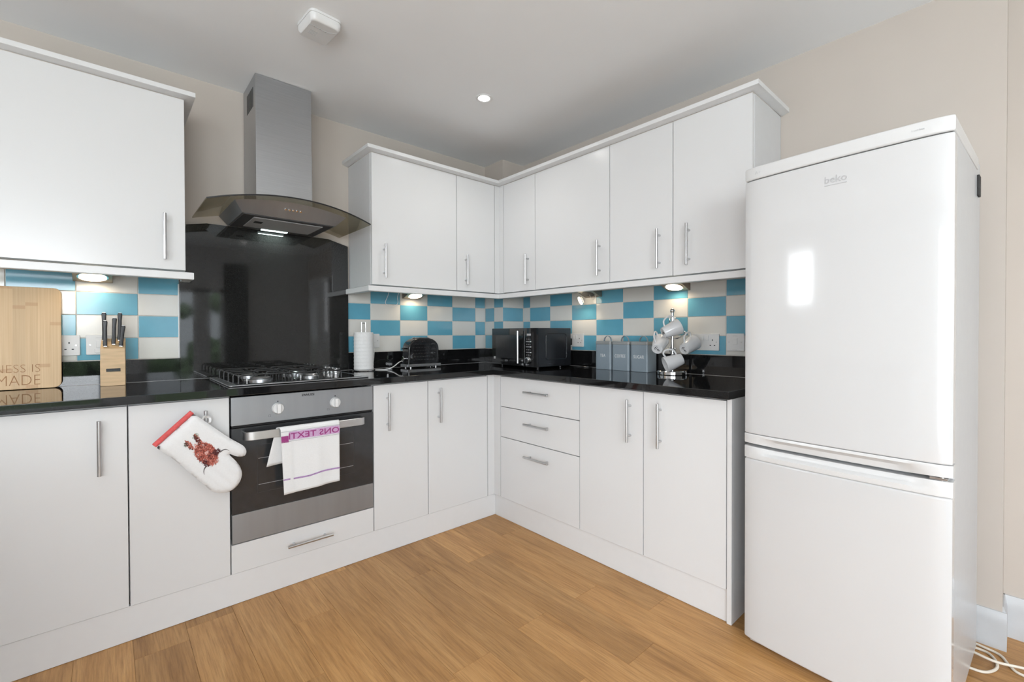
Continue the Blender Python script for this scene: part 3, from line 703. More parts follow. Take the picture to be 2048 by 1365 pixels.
obj('body', loft([dome_ring(y, i_) for y, i_ in ((0.002, 0.010), (0.0035, 0.005), (0.006, 0.002), (0.012, 0), (TD-0.012, 0), (TD-0.006, 0.002), (TD-0.0035, 0.005), (TD-0.002, 0.010))]), BLACKGL, t, sharp=50)
# dimpled front: small raised facets in rows
b = bmesh.new()
for r_ in range(7):
    z = 0.048+r_*0.0195
    for k in range(15):
        x = -0.077+k*0.011+(0.0055 if r_ % 2 else 0)
        if abs(x) > tprof(z+0.01)-0.018: continue
        tt = bmesh.new(); bmesh.ops.create_cone(tt, segments=4, radius1=0.0062, radius2=0.0012, depth=0.0028, cap_ends=True)
        merge(b, tt, T(x, 0.0014, z) @ Matrix.Rotation(R(90), 4, 'X') @ Matrix.Diagonal((0.72, 1.55, 1, 1)))
o = obj('textured_panel', b, TXT, t, sharp=10); o['kind'] = 'stuff'
for y in (0.030, 0.062): obj('bread_slot', box(-0.048, 0.048, y-0.010, y+0.010, 0.1865, 0.1910, 0.001, 1), NICKEL, t)
b = box(-TW-0.010, -TW+0.008, TD/2-0.016, TD/2+0.016, 0.118, 0.128, 0.003, 2); obj('lever', b, BLACK, t)
b = cyl((-TW+0.006, TD/2, 0.06), (-TW-0.010, TD/2, 0.06), 0.014, 20); obj('browning_knob', b, CHROME, t)

# ================================================================== THINGS ON THE WORKTOP
# ---- bamboo chopping board leaning on the wall
t = thing('chopping_board', 'bamboo chopping board with engraved lettering leaning on the wall', 'chopping board', (-2.7, -0.062, ZW+0.0005))
o = obj('board', prism(rrect(-0.30, 0.270, 0.0, 0.408, 0.022), 'y', 0, 0.018, 0.002, 2), BAMBOO, t)
t.rotation_euler = (R(-4.2), 0, 0); t.location = (-2.7, -0.062, ZW+0.0018)
b = xf(text_bm('HAPPINESS IS', 0.047, 0.0003, -0.0010, 'RIGHT', 1.0), Matrix.Diagonal((0.86, 1, 1, 1)))
obj('engraving', xf(b, T(0.212, -0.0002, 0.066) @ STAND), BURN, o)
b = xf(text_bm('HOMEMADE', 0.060, 0.0003, -0.0010, 'RIGHT', 1.0), Matrix.Diagonal((0.76, 1, 1, 1)))
obj('engraving', xf(b, T(0.212, -0.0002, 0.015) @ STAND), BURN, o)

# ---- knife block and its knives
KX, KY = -2.2735, -0.131
t = thing('knife_block', 'pale wooden knife block with a black label', 'knife block', (KX, KY, ZW), R(-3))
b = prism([(0.0, 0.0005), (0.0, 0.158), (0.082, 0.200), (0.082, 0.0005)], 'x', -0.039, 0.039, 0.0015, 2, all_edges=True)
ob = obj('block', b, BEECH, t)
obj('front_board', box(-0.0395, 0.0395, -0.003, 0.001, 0.0005, 0.112, 0.001, 2), BEECH, ob)
obj('label_plate', box(-0.021, 0.024, -0.0045, -0.0025, 0.060, 0.0735, 0.0008, 1), BLACK, ob)
kn = [('black handled knife at the back left of the block', -0.026, 0.062, 0.118, 0.0), ('black handled knife at the front left of the block', -0.023, 0.014, 0.108, 0.0),
      ('black handled knife in the middle of the block', 0.003, 0.030, 0.112, 0.04), ('black handled knife at the back right of the block', 0.023, 0.062, 0.118, 0.02),
      ('short black handled knife at the front right of the block', 0.026, 0.014, 0.088, 0.10)]
for lab, kx, ky, hl_, lean in kn:
    zt = 0.158+ky*0.512
    k = thing('kitchen_knife', lab, 'knife', (KX+kx, KY+ky, ZW+zt+0.002), 0, 'knives in the block')
    k.rotation_euler = (R(-2), lean, 0)
    b = prism([(-0.0068, 0.0), (-0.0078, 0.010), (-0.0066, 0.03), (-0.0068, hl_*0.7), (-0.0082, hl_-0.006), (-0.006, hl_), (0.006, hl_), (0.0078, hl_-0.006), (0.0062, hl_*0.7), (0.0066, 0.02), (0.0062, 0)], 'y', -0.0085, 0.0085, 0.003, 3)
    hd_ = obj('handle', b, BLACK, k)
    obj('bolster', box(-0.006, 0.006, -0.0075, 0.0075, -0.0025, 0.003, 0.001, 1), NICKEL, k)
    obj('end_cap', box(-0.0055, 0.0055, -0.0078, 0.0078, hl_-0.001, hl_+0.002, 0.001, 1), NICKEL, hd_)

# ---- kitchen roll on a wire holder
t = thing('kitchen_roll_holder', 'wire kitchen roll holder with ring base and tall loop', 'roll holder', (-1.185, -0.125, ZW))
b = tube([(0.062*math.cos(i*math.pi/16), 0.062*math.sin(i*math.pi/16), 0.0035) for i in range(32)], 0.003, 8, closed=True)
tube([(-0.062, 0, 0.0035), (0.062, 0, 0.0035)], 0.0025, 8, bm=b); obj('base_ring', b, CHROME, t)
b = tube([(-0.012, 0, 0.004), (-0.012, 0, 0.262), (-0.0095, 0, 0.273), (0, 0, 0.279), (0.0095, 0, 0.273), (0.012, 0, 0.262), (0.012, 0, 0.004)], 0.0026, 8, smooth=3); obj('loop', b, NICKEL, t)
prf = [(0.019, 0.0), (0.052, 0.0), (0.0545, 0.003)]+[(0.0545+0.0010*math.sin(i*2.1), 0.003+0.207*i/30) for i in range(1, 30)]+[(0.0545, 0.213), (0.052, 0.2165), (0.019, 0.2165), (0.019, 0.0)]
tag(obj('kitchen_roll', lathe(prf, 40), PAPER, None, (-1.185, -0.125, ZW+0.0075)), 'white roll of kitchen paper standing beside the hob', 'kitchen roll')

# ---- three canisters
def canister(label, text, y0, y1, xf_=-0.117):
    w_ = y0-y1
    t = thing('canister', label, 'canister', (-0.1175+0.0, (y0+y1)/2, ZW), RZ, 'grey lettered canisters')
    h2 = w_/2
    body = obj('body', prism(rrect(-h2+0.001, h2-0.001, 0.001, 0.0985, 0.010), 'z', 0.0006, 0.150, 0.001, 1), GREYTIN, t)
    lid = obj('lid', prism(rrect(-h2, h2, 0.0, 0.0995, 0.010), 'z', 0.1502, 0.168, 0.002, 2), GREYLID, t)
    b = sweep([(0.026*math.cos(math.pi*i/14), 0.05, 0.167+0.032*math.sin(math.pi*i/14)) for i in range(15)], [(-0.001, -0.006), (0.001, -0.006), (0.001, 0.006), (-0.001, 0.006)], up=(0, 1, 0))
    obj('lid_handle', b, GREYTIN, lid)
    b = xf(text_bm(text, 0.0235, 0.0003, 0.0001, 'CENTER', 1.1), Matrix.Diagonal((0.86, 1.12, 1, 1)))
    # small serifs at the feet of the letters
    obj('lettering', xf(b, T(0, 0.0004, 0.075) @ STAND), WPLAST, body)
canister('blue grey square canister lettered TEA', 'TEA', -0.984, -1.098)
canister('blue grey square canister lettered COFFEE', 'COFFEE', -1.106, -1.224)
canister('blue grey square canister lettered SUGAR', 'SUGAR', -1.234, -1.346)

# ---- mug tree and mugs
TC = Vector((-0.112, -1.492))
t = thing('mug_tree', 'chrome mug tree with round base and ball top', 'mug tree', (TC.x, TC.y, ZW))
obj('base', lathe([(0, 0.0005), (0.074, 0.0005), (0.076, 0.003), (0.076, 0.017), (0.073, 0.021), (0, 0.021)], 48), CHROME, t)
st_ = obj('stem', cyl((0, 0, 0.02), (0, 0, 0.325), 0.0075, 16), CHROME, t)
b = bmesh.new(); bmesh.ops.create_uvsphere(b, u_segments=20, v_segments=12, radius=0.0125); obj('ball_top', xf(b, T(0, 0, 0.332)), CHROME, t)
arms = []
VR = Vector((0.737, -0.676)); VF = Vector((0.676, 0.737))
def arm(d2, z, L=0.062):
    d = Vector((d2.x, d2.y, 0)).normalized()
    p = Vector((0, 0, z))
    b = tube([p, p+d*L*0.55+Vector((0, 0, 0.008)), p+d*L*0.9+Vector((0, 0, 0.022)), p+d*L+Vector((0, 0, 0.036))], 0.0035, 8, smooth=5)
    bb = bmesh.new(); bmesh.ops.create_uvsphere(bb, u_segments=12, v_segments=8, radius=0.0055); merge(b, bb, T(*(p+d*L+Vector((0, 0, 0.037)))))
    obj('hook', b, CHROME, t)
arm(-VF, 0.255, 0.040); arm(-VF, 0.10, 0.042); arm(-VR*0.9-VF*0.4, 0.185); arm(VR*0.9-VF*0.4, 0.185); arm(VF*0.9, 0.255, 0.045); arm(VF, 0.10, 0.045)
MUGH, MR, MB = 0.092, 0.041, 0.027
def mug_meshes():
    prof = [(0, 0.002), (MB-0.004, 0.002), (MB-0.003, 0), (MB, 0.001), (MB+0.001, 0.003)]+[(MB+0.001+(MR-MB-0.001)*(i/8)**0.85, 0.003+(MUGH-0.004)*i/8) for i in range(1, 9)]
    prof += [(MR-0.001, MUGH), (MR-0.003, MUGH-0.001)]+[(MB-0.002+(MR-MB-0.001)*(i/8)**0.85, 0.006+(MUGH-0.008)*i/8) for i in range(7, -1, -1)]+[(0, 0.006)]
    body = mesh_of(lathe(prof, 36), 'mug_body'); body.materials.append(CERAM)
    rz = lambda z: MB+0.001+(MR-MB-0.001)*(z/MUGH)**0.85
    b = tube([(rz(0.074)-0.001, 0, 0.076), (rz(0.074)+0.018, 0, 0.080), (rz(0.06)+0.031, 0, 0.066), (rz(0.045)+0.031, 0, 0.045), (rz(0.03)+0.022, 0, 0.026), (rz(0.018)-0.001, 0, 0.020)], 0.0042, 10, smooth=5)
    hd = mesh_of(b, 'mug_handle'); hd.materials.append(CERAM)
    # anchor mark under the base
    b = box(-0.0012, 0.0012, -0.011, 0.009, -0.0006, 0.0004); box(-0.006, 0.006, 0.0045, 0.0065, -0.0006, 0.0004, bm=b)
    tube([(0.0035*math.cos(i*math.pi/6), 0.012+0.0035*math.sin(i*math.pi/6), 0.0) for i in range(12)], 0.0009, 5, bm=b, closed=True)
    tube([(-0.010, -0.004, 0), (-0.007, -0.010, 0), (0, -0.012, 0), (0.007, -0.010, 0), (0.010, -0.004, 0)], 0.0011, 5, bm=b, smooth=3)
    xf(b, T(0, 0, 0.0018)); an = mesh_of(b, 'anchor_mark'); an.materials.append(BLACK)
    return body, hd, an
MBODY, MHAND, MANCH = mug_meshes()
def mug(label, base, rim, hdir, anchor_rot=0):
    base, rim = Vector(base), Vector(rim); az = (rim-base).normalized(); ax = Vector(hdir); ax = (ax-az*ax.dot(az)).normalized(); ay = az.cross(ax)
    t = thing('mug', label, 'mug', (0, 0, 0), 0, 'white mugs on the mug tree')
    t.matrix_world = Matrix(((ax.x, ay.x, az.x, base.x), (ax.y, ay.y, az.y, base.y), (ax.z, ay.z, az.z, base.z), (0, 0, 0, 1)))
    obj('body', MBODY, CERAM, t); obj('handle', MHAND, CERAM, t); obj('anchor_mark', MANCH, BLACK, t, rot=(0, 0, anchor_rot))
mug('white mug hung highest on the tree, lying on its side', (-0.214, -1.497, 1.104), (-0.143, -1.556, 1.141), (0, 0, 1))
mug('white mug hung lowest on the tree, just above the base', (-0.142, -1.563, 0.974), (-0.217, -1.494, 0.937), (0.1, 0, 1))
mug('white mug with anchor mark on the left side of the tree', (-0.222, -1.468, 1.022), (-0.135, -1.442, 1.070), (-0.2, 0.2, 1), R(60))
mug('white mug with anchor mark on the right side of the tree', (-0.142, -1.572, 1.020), (-0.047, -1.585, 1.062), (-0.05, 0, 1), R(60))

# ================================================================== CLOTHS
def hom(H, x, y):
    v = [r[0]*x+r[1]*y+r[2] for r in H]; return v[0]/v[2], v[1]/v[2]
HM = [[0.0003653427041710992, -5.777653603251153e-07, -2.18620882668645], [-8.898965525060428e-05, -0.00024896895787031444, 0.854655232399114], [-7.968603895582759e-05, -7.192126419475367e-07, 1.0]]
out = [(128, 620), (660, 130), (800, 220), (980, 345), (1160, 465), (1300, 545), (1375, 590), (1412, 640), (1418, 690), (1390, 735), (1330, 748), (1255, 735), (1195, 712), (1180, 722), (1260, 800), (1325, 880), (1355, 970), (1345, 1060), (1300, 1150), (1225, 1220), (1130, 1262), (1020, 1268), (930, 1245), (840, 1170), (700, 1060), (540, 920), (390, 795), (250, 700)]
mo = [Vector(hom(HM, *p)) for p in out]
def dens(ps, st):
    r = []
    for i, p in enumerate(ps):
        q = ps[(i+1) % len(ps)]; n = max(1, int((q-p).length/st))
        r += [p+(q-p)*k/n for k in range(n)]
    return r
sm = [Vector((p.x, p.y)) for p in smooth_path([(p.x, p.y, 0) for p in mo[1:]]+[(mo[0].x, mo[0].y, 0)], 4)]
ol = dens(sm, 0.006)
def inside(p, ps):
    c = False; n = len(ps)
    for i in range(n):
        a, d = ps[i], ps[i-1]
        if (a.y > p.y) != (d.y > p.y) and p.x < (d.x-a.x)*(p.y-a.y)/(d.y-a.y)+a.x: c = not c
    return c
def dist(p, ps):
    best = 9
    for i in range(len(ps)):
        a, d = ps[i-1], ps[i]; e = d-a; l = e.length_squared
        tt = 0 if l == 0 else min(1, max(0, (p-a).dot(e)/l)); best = min(best, (p-a-e*tt).length)
    return best
xs = [p.x for p in ol]; zs = [p.y for p in ol]
pts = list(ol); st = 0.008
xx = min(xs)
while xx < max(xs):
    zz = min(zs)
    while zz < max(zs):
        p = Vector((xx+random.uniform(-.0008, .0008), zz+random.uniform(-.0008, .0008)))
        if inside(p, ol) and dist(p, ol) > 0.004: pts.append(p)
        zz += st
    xx += st
n = len(ol)
vs, es, fs, _, _, _ = delaunay_2d_cdt(pts, [(i, (i+1) % n) for i in range(n)], [], 1, 1e-6)
YM = -0.6215
def puff(p):
    d = min(1.0, dist(Vector((p[0], p[1])), ol)/0.030)
    w_ = 0.0012*math.sin((p[0]*0.75+p[1]*0.66)*210)*d
    return 0.013*math.sqrt(max(0, 1-(1-d)**2))+w_
b = bmesh.new()
for sgn in (-1, 1):
    V = [b.verts.new((v.x, YM+sgn*puff(v)*(1 if sgn < 0 else 0.7), v.y)) for v in vs]
    for f in fs:
        try: b.faces.new([V[i] for i in f])
        except ValueError: pass
bmesh.ops.remove_doubles(b, verts=b.verts[:], dist=0.0004); bmesh.ops.recalc_face_normals(b, faces=b.faces[:])
t = thing('oven_mitt', 'white oven mitt with a shaggy brown cow print and red cuff', 'oven mitt')
ml = obj('mitt', b, COTTON, t, sharp=80)
c0 = Vector(hom(HM, 95, 590)); c1 = Vector(hom(HM, 640, 105))
b = cyl((c0.x, YM, c0.y), (c1.x, YM, c1.y), 0.0088, 16); obj('cuff_binding', b, RED, t)
p0 = Vector(hom(HM, 800, 225)); 
b = sweep(smooth_path([(p0.x-0.004, YM, p0.y+0.000), (p0.x+0.004, YM+0.008, p0.y+0.012), (-2.016, -0.613, 0.790), (-2.012, -0.607, 0.787), (-2.004, -0.604, 0.785), (-1.999, -0.602, 0.778), (p0.x+0.022, YM+0.010, p0.y-0.012), (p0.x+0.010, YM+0.001, p0.y-0.012)], 4), [(-0.001, -0.004), (0.001, -0.004), (0.001, 0.004), (-0.001, 0.004)])
obj('hanging_loop', b, COTTON, t)
# printed highland cow, hanging upside down with the mitt: many short hair strokes
def surf(zx, zy, lift):
    x, z = hom(HM, zx, zy); return (x, YM-puff((x, z))-lift, z)
rnd = random.Random(11)
prints = [bmesh.new() for _ in COWS]
def stroke(mi, x, y, ang, L, wd, lift):
    dx, dy = math.cos(ang), math.sin(ang); bend = rnd.uniform(-0.35, 0.35)*L
    P = [(x, y), (x+dx*L*0.5-dy*bend*0.5, y+dy*L*0.5+dx*bend*0.5), (x+dx*L-dy*bend*0.3, y+dy*L+dx*bend*0.3)]
    W = [wd*0.5, wd*0.42, wd*0.08]; bb = prints[mi]; ring = []
    for (px, py), ww in zip(P, W):
        ring.append([bb.verts.new(surf(px-dy*ww, py+dx*ww, lift)), bb.verts.new(surf(px+dy*ww, py-dx*ww, lift))])
    for A, B in zip(ring, ring[1:]): bb.faces.new([A[0], A[1], B[1], B[0]])
def blob(mi, cx, cy, rx, ry, rot, n_, L, wd, lift, out_=True):
    for _ in range(n_):
        a = rnd.uniform(0, 2*math.pi); q = math.sqrt(rnd.random())
        ux, uy = q*rx*math.cos(a), q*ry*math.sin(a); c_, s_ = math.cos(rot), math.sin(rot)
        x, y = cx+ux*c_-uy*s_, cy+ux*s_+uy*c_
        ang_ = math.atan2(y-cy, x-cx)+rnd.uniform(-0.8, 0.8) if out_ else rnd.uniform(0, 6.28)
        stroke(mi, x, y, ang_, L*rnd.uniform(0.6, 1.2), wd*rnd.uniform(0.6, 1.2), lift+rnd.uniform(0, 0.0004))
ov = [(830+q*(175*math.cos(a)*0.76-140*math.sin(a)*0.64), 690+q*(175*math.cos(a)*0.64+140*math.sin(a)*0.76)) for q in (1,) for a in [2*math.pi*k/40 for k in range(40)]]
cv = prints[0].verts.new(surf(830, 690, 0.0004)); rv = [prints[0].verts.new(surf(830+(x-830)*0.5, 690+(y-690)*0.5, 0.0004)) for x, y in ov]; ro = [prints[0].verts.new(surf(x, y, 0.0004)) for x, y in ov]
for k in range(40):
    prints[0].faces.new([cv, rv[k], rv[(k+1) % 40]]); prints[0].faces.new([rv[k], ro[k], ro[(k+1) % 40], rv[(k+1) % 40]])
blob(0, 830, 690, 172, 140, 0.7, 520, 20, 10, 0.0007)
blob(2, 800, 660, 155, 128, 0.7, 230, 22, 7, 0.0011)
blob(1, 820, 700, 165, 138, 0.7, 200, 22, 7, 0.0011)
blob(0, 595, 570, 75, 26, 0.75, 120, 22, 12, 0.0006); blob(1, 590, 590, 70, 20, 0.75, 50, 20, 9, 0.0011); blob(2, 610, 575, 60, 16, 0.75, 30, 20, 7, 0.0012)
blob(0, 715, 490, 80, 26, 0.95, 120, 22, 12, 0.0006); blob(1, 710, 500, 75, 22, 0.95, 90, 20, 9, 0.0011)
blob(4, 550, 560, 35, 22, 2.2, 30, 20, 7, 0.0008); blob(4, 680, 440, 40, 20, 2.6, 30, 20, 7, 0.0008); blob(3, 545, 560, 22, 20, 0, 16, 16, 8, 0.0012)
blob(1, 985, 665, 48, 34, -0.5, 110, 18, 12, 0.0013); blob(1, 840, 835, 44, 34, 0.6, 110, 18, 12, 0.0013); blob(1, 930, 715, 75, 40, -0.7, 80, 26, 9, 0.0013)
blob(0, 930, 790, 75, 55, -0.7, 130, 30, 9, 0.0014); blob(2, 940, 795, 70, 50, -0.7, 60, 26, 6, 0.0016)
blob(5, 838, 680, 26, 18, -0.8, 40, 12, 8, 0.0018, False)
for sx, pth in enumerate(([(1030, 672), (1075, 640), (1120, 632), (1165, 650)], [(830, 880), (806, 915), (800, 955), (808, 995)])):
    pp = smooth_path([(p[0], p[1], 0) for p in pth], 5); bb = prints[3]; ring = []
    for i, p in enumerate(pp):
        d = (pp[min(i+1, len(pp)-1)]-pp[max(i-1, 0)]).normalized(); ww = 8*(1-i/len(pp))+2
        ring.append([bb.verts.new(surf(p.x-d.y*ww, p.y+d.x*ww, 0.0009)), bb.verts.new(surf(p.x+d.y*ww, p.y-d.x*ww, 0.0009))])
    for A, B in zip(ring, ring[1:]): bb.faces.new([A[0], A[1], B[1], B[0]])
for mi, bb in enumerate(prints):
    o = obj('cow_print', bb, COWS[mi], ml, sharp=80); o['kind'] = 'stuff'

# ---- tea towel over the oven handle
def tx(u, z):                     # left edge slants slightly, right edge straight
    xl = -1.7600+(0.712-z)*0.04; xr = -1.5160-(0.712-z)*0.008
    return xl+(xr-xl)*u
def ty(u, z):
    d = (0.712-z)/0.28
    y = -0.6335-0.004*d
    y -= 0.006*d*math.exp(-((u-0.62)/0.10)**2)
    y -= 0.0035*(1/(1+math.exp(-(0.17-u)/0.010)))*1.0
    y += 0.003*d*math.sin(u*9+1.0)
    return y
def tz(u, v):                     # v 0 at the fold, 1 at the hem
    return 0.7135-v*(0.7135-(0.4285+0.010*u))
b = bmesh.new(); NU, NV = 48, 26; rows = []
back = []
for j in range(12):               # back sheet rising to the fold
    q = j/11; rr_ = []
    for i in range(NU+1):
        u = i/NU; z = 0.552+0.02*u+(0.7085-0.552-0.02*u)*q
        fl_ = (1-q)
        x = tx(u, 0.70)-0.036*fl_*(1-u)**3-0.012*(1-u)**2
        y = -0.612+0.006*math.sin(u*12)*fl_+0.004*fl_
        rr_.append((x, y, z))
    back.append(rr_)
fold = []
for j in range(1, 6):
    a = math.pi*j/6
    fold.append([(tx(i/NU, 0.71)-0.012*(1-i/NU)**2*(1-j/6), -0.6225+0.0105*math.cos(a)*1.0, 0.7085+0.0055*math.sin(a)) for i in range(NU+1)])
front = [[(tx(i/NU, tz(i/NU, j/NV)), ty(i/NU, tz(i/NU, j/NV)), tz(i/NU, j/NV)) for i in range(NU+1)] for j in range(1, NV+1)]
V = [[b.verts.new(p) for p in r_] for r_ in back+fold+front]
for A, B in zip(V, V[1:]):
    for i in range(NU): b.faces.new([A[i], A[i+1], B[i+1], B[i]])
t = thing('tea_towel', 'white tea towel with purple woven lettering over the oven handle', 'towel')
to = obj('cloth', b, COTTON, t, sharp=80); sd = to.modifiers.new('thickness', 'SOLIDIFY'); sd.thickness = 0.0016; sd.offset = 1
def patch(u0, u1, za, zb, lift, mat, name):
    """a woven band lying on the towel front; za/zb are functions of u"""
    bb = bmesh.new(); N_ = max(4, int((u1-u0)*40)); rr_ = []
    for i in range(N_+1):
        u = u0+(u1-u0)*i/N_; rr_.append([bb.verts.new((tx(u, z), ty(u, z)-lift, z)) for z in (za(u), zb(u))])
    for A, B in zip(rr_, rr_[1:]): bb.faces.new([A[0], B[0], B[1], A[1]])
    o = obj(name, bb, mat, to, sharp=80); return o
L_ = 0.0022
patch(0.125, 1.0, lambda u: 0.6905, lambda u: 0.6560, L_, LILAC, 'woven_band')
patch(0.0, 0.115, lambda u: 0.6760, lambda u: 0.6480, L_, PURPLE, 'woven_band')
patch(0.0, 1.0, lambda u: 0.6945, lambda u: 0.6930, L_, GREYTH, 'thread_line'); patch(0.0, 1.0, lambda u: 0.6520, lambda u: 0.6505, L_, GREYTH, 'thread_line')
patch(0.17, 1.0, lambda u: 0.4975+0.008*min(1, max(0, (u-0.45)/0.2))-0.004, lambda u: 0.491+0.008*min(1, max(0, (u-0.45)/0.2))-0.004, L_, VIOLET, 'stripe')
patch(0.0, 0.115, lambda u: 0.495, lambda u: 0.489, L_, VIOLET, 'stripe')
b = text_bm('ONS TEXTI', 0.034, 0.0, 0.0006, 'LEFT', 1.02)
wx = max(v.co.x for v in b.verts); k_ = 0.212/wx
for v in b.verts:
    x = -1.5175-v.co.x*k_; z = 0.6605+v.co.y*1.02
    z = min(z, 0.6905); u = (x-tx(0, z))/(tx(1, z)-tx(0, z)); v.co = Vector((x, ty(u, z)-L_-0.0006, z))
obj('lettering', b, PURPLE, to, sharp=80)

# ================================================================== FITTINGS
def socket(label, pos, rz, kind, group='white wall sockets and switches'):
    t = thing('wall_socket' if kind == 'double' else 'wall_switch', label, 'socket' if kind == 'double' else 'switch', pos, rz, group)
    w_ = 0.1465 if kind == 'double' else 0.086
    obj('plate', prism(rrect(-w_/2, w_/2, -0.043, 0.043, 0.004), 'y', -0.0095, -0.0005, 0.002, 2), WPLAST, t)
    for sx in (-1, 1):
        q_ = sx*(0.0302 if kind != 'double' else 0.0603); obj('screw', cyl((q_, -0.0090, 0), (q_, -0.0102, 0), 0.0036, 12), NICKEL, t)
    if kind == 'double':
        for sx in (-1, 1):
            obj('rocker', box(sx*0.0125-0.008, sx*0.0125+0.008, -0.0135, -0.009, 0.008, 0.034, 0.0015, 2), WPLAST, t)
            h = bmesh.new(); cx_ = sx*0.040
            box(cx_-0.0022, cx_+0.0022, -0.0099, -0.009, 0.007, 0.0145, bm=h)
            for q in (-0.011, 0.011): box(cx_+q-0.0035, cx_+q+0.0035, -0.0099, -0.009, -0.0185, -0.0145, bm=h)
            obj('pin_hole', h, BLACK, t)['kind'] = 'stuff'
    else:
        obj('rocker', box(-0.011, 0.011, -0.0132, -0.009, -0.012, 0.020, 0.0015, 2), WPLAST, t)
        if kind == 'fused': obj('fuse_holder', box(-0.016, 0.016, -0.0115, -0.009, -0.034, -0.018, 0.001, 1), WPLAST, t)
        h = bmesh.new(); box(-0.012, 0.012, -0.0099, -0.009, 0.030, 0.0312, bm=h); box(-0.012, 0.012, -0.0099, -0.009, -0.0375, -0.0365, bm=h); obj('marking', h, GREYL, t)['kind'] = 'stuff'
    return t
socket('white double socket half hidden behind the bamboo board', (-2.449, 0, 1.059), 0, 'double')
socket('white fused switch behind the knife block', (-2.315, 0, 1.060), 0, 'fused')
socket('white switch on the tiles behind the kitchen roll', (-1.076, 0, 1.060), 0, 'fused')
socket('white double socket beside the microwave with a black plug', (0, -0.727, 1.0575), RZ, 'double')
socket('white double socket behind the mug tree', (0, -1.6175, 1.057), RZ, 'double')
socket('white cooker switch on the tiles next to the fridge freezer', (0, -1.7715, 1.0585), RZ, 'switch')
t = thing('power_plug', 'black plug and flex pushed into the socket behind the microwave', 'plug', (-0.0105, -0.687, 1.048))
obj('plug_body', xf(box(-0.022, 0.022, -0.036, 0, -0.024, 0.022, 0.006, 3), Matrix.Rotation(RZ, 4, 'Z')), BLACK, t)
obj('flex', tube([(-0.030, 0, -0.022), (-0.034, 0.0, -0.06), (-0.040, -0.006, -0.12), (-0.060, -0.03, -0.152), (-0.080, -0.10, -0.1565), (-0.06, -0.17, -0.1565), (-0.03, -0.20, -0.1565)], 0.003, 8, smooth=6), BLACK, t)

# ---- triangular under-cabinet lights
def underlight(label, pos, rz, broken=False):
    t = thing('cabinet_light', label, 'light', pos, rz, 'triangular lights under the wall cabinets')
    hw = 0.0625
    body = obj('housing', prism([(0, 0), (-0.105, 0), (-0.105, -0.006), (-0.012, -0.042), (0, -0.042)], 'x', -hw, hw, 0.0015, 2, all_edges=True), BRONZE, t)
    nrm = Vector((0, -0.036, -0.093)).normalized(); nrm = Vector((0, -(0.042-0.006), -(0.093))).normalized()
    cpt = Vector((0, -0.0585, -0.024)); ux = Vector((1, 0, 0)); uy = nrm.cross(ux)
    def disk(c, rx, ry, h, ux_=ux, uy_=uy, n_=nrm):
        ra = [c+ux_*rx*math.cos(2*math.pi*i/24)+uy_*ry*math.sin(2*math.pi*i/24) for i in range(24)]
        return loft([ra, [p+n_*h for p in ra]])
    if not broken:
        obj('bezel', disk(cpt, 0.050, 0.041, 0.0022), CHROME, t); obj('lens', disk(cpt+nrm*0.002, 0.044, 0.035, 0.0022), LENS, t)
        lp = cpt+nrm*0.012
    else:
        obj('opening', disk(cpt, 0.042, 0.035, 0.001), DARK, t)
        n2 = Vector((-0.45, -0.80, -0.40)).normalized(); u2 = Vector((0, 0, 1)); u2 = (u2-n2*u2.dot(n2)).normalized(); v2 = n2.cross(u2)
        c2 = Vector((-0.040, -0.080, -0.062))
        obj('bezel', disk(c2, 0.030, 0.030, 0.006, u2, v2, n2), CHROME, t); obj('lens', disk(c2-n2*0.0025, 0.026, 0.026, 0.002, u2, v2, n2), LENS, t)
        obj('lens', disk(c2+n2*0.0062, 0.026, 0.026, 0.002, u2, v2, n2), LENS, t)
        obj('loose_wire', tube([(0.012, -0.06, -0.03), (0.035, -0.07, -0.055), (0.050, -0.072, -0.062), (0.058, -0.06, -0.045), (0.055, -0.05, -0.030)], 0.0016, 6, smooth=5), FLEXW, t)
        lp = Vector((-0.045, -0.085, -0.085))
    d = bpy.data.lights.new('cabinet_lamp', 'SPOT'); d.energy = 1.0; d.color = (1.0, 0.80, 0.55); d.spot_size = R(150); d.spot_blend = 0.8; d.shadow_soft_size = 0.02
    l = bpy.data.objects.new('cabinet_lamp', d); COL.objects.link(l); l.parent = t; l.location = lp
    l.rotation_euler = (R(14), 0, 0)
    return t
ZL = 1.3735
underlight('lit triangular light above the knife block', (-2.333, -0.003, ZL), 0)
underlight('lit triangular light above the toaster', (-0.812, -0.003, ZL), 0)
underlight('broken triangular light with its lamp hanging, above the canisters', (-0.003, -0.885, ZL), RZ, True)
underlight('lit triangular light above the mug tree', (-0.003, -1.472, ZL), RZ)
b = tube([(-1.003, -0.08, 1.374), (-1.010, -0.08, 1.34), (-1.027, -0.08, 1.297), (-1.012, -0.08, 1.278), (-0.981, -0.08, 1.271), (-0.955, -0.08, 1.283), (-0.944, -0.08, 1.301), (-0.946, -0.08, 1.335), (-0.933, -0.08, 1.374)], 0.0017, 6, smooth=6)
tag(obj('loose_cable', b, FLEXW), 'thin pale loop of loose cable hanging below the wall cabinet', 'cable')
b = tube([(-0.930, -0.11, ZW+0.040), (-0.945, -0.13, ZW+0.046), (-0.975, -0.15, ZW+0.040), (-1.02, -0.17, ZW+0.018), (-1.06, -0.17, ZW+0.004), (-1.10, -0.15, ZW+0.003), (-1.115, -0.08, ZW+0.003), (-1.09, -0.035, ZW+0.02), (-1.076, -0.022, ZW+0.10), (-1.076, -0.014, 1.018)], 0.0028, 8, smooth=6)
tag(obj('toaster_flex', b, FLEXW), 'pale flex curling from the toaster across the worktop', 'cable')

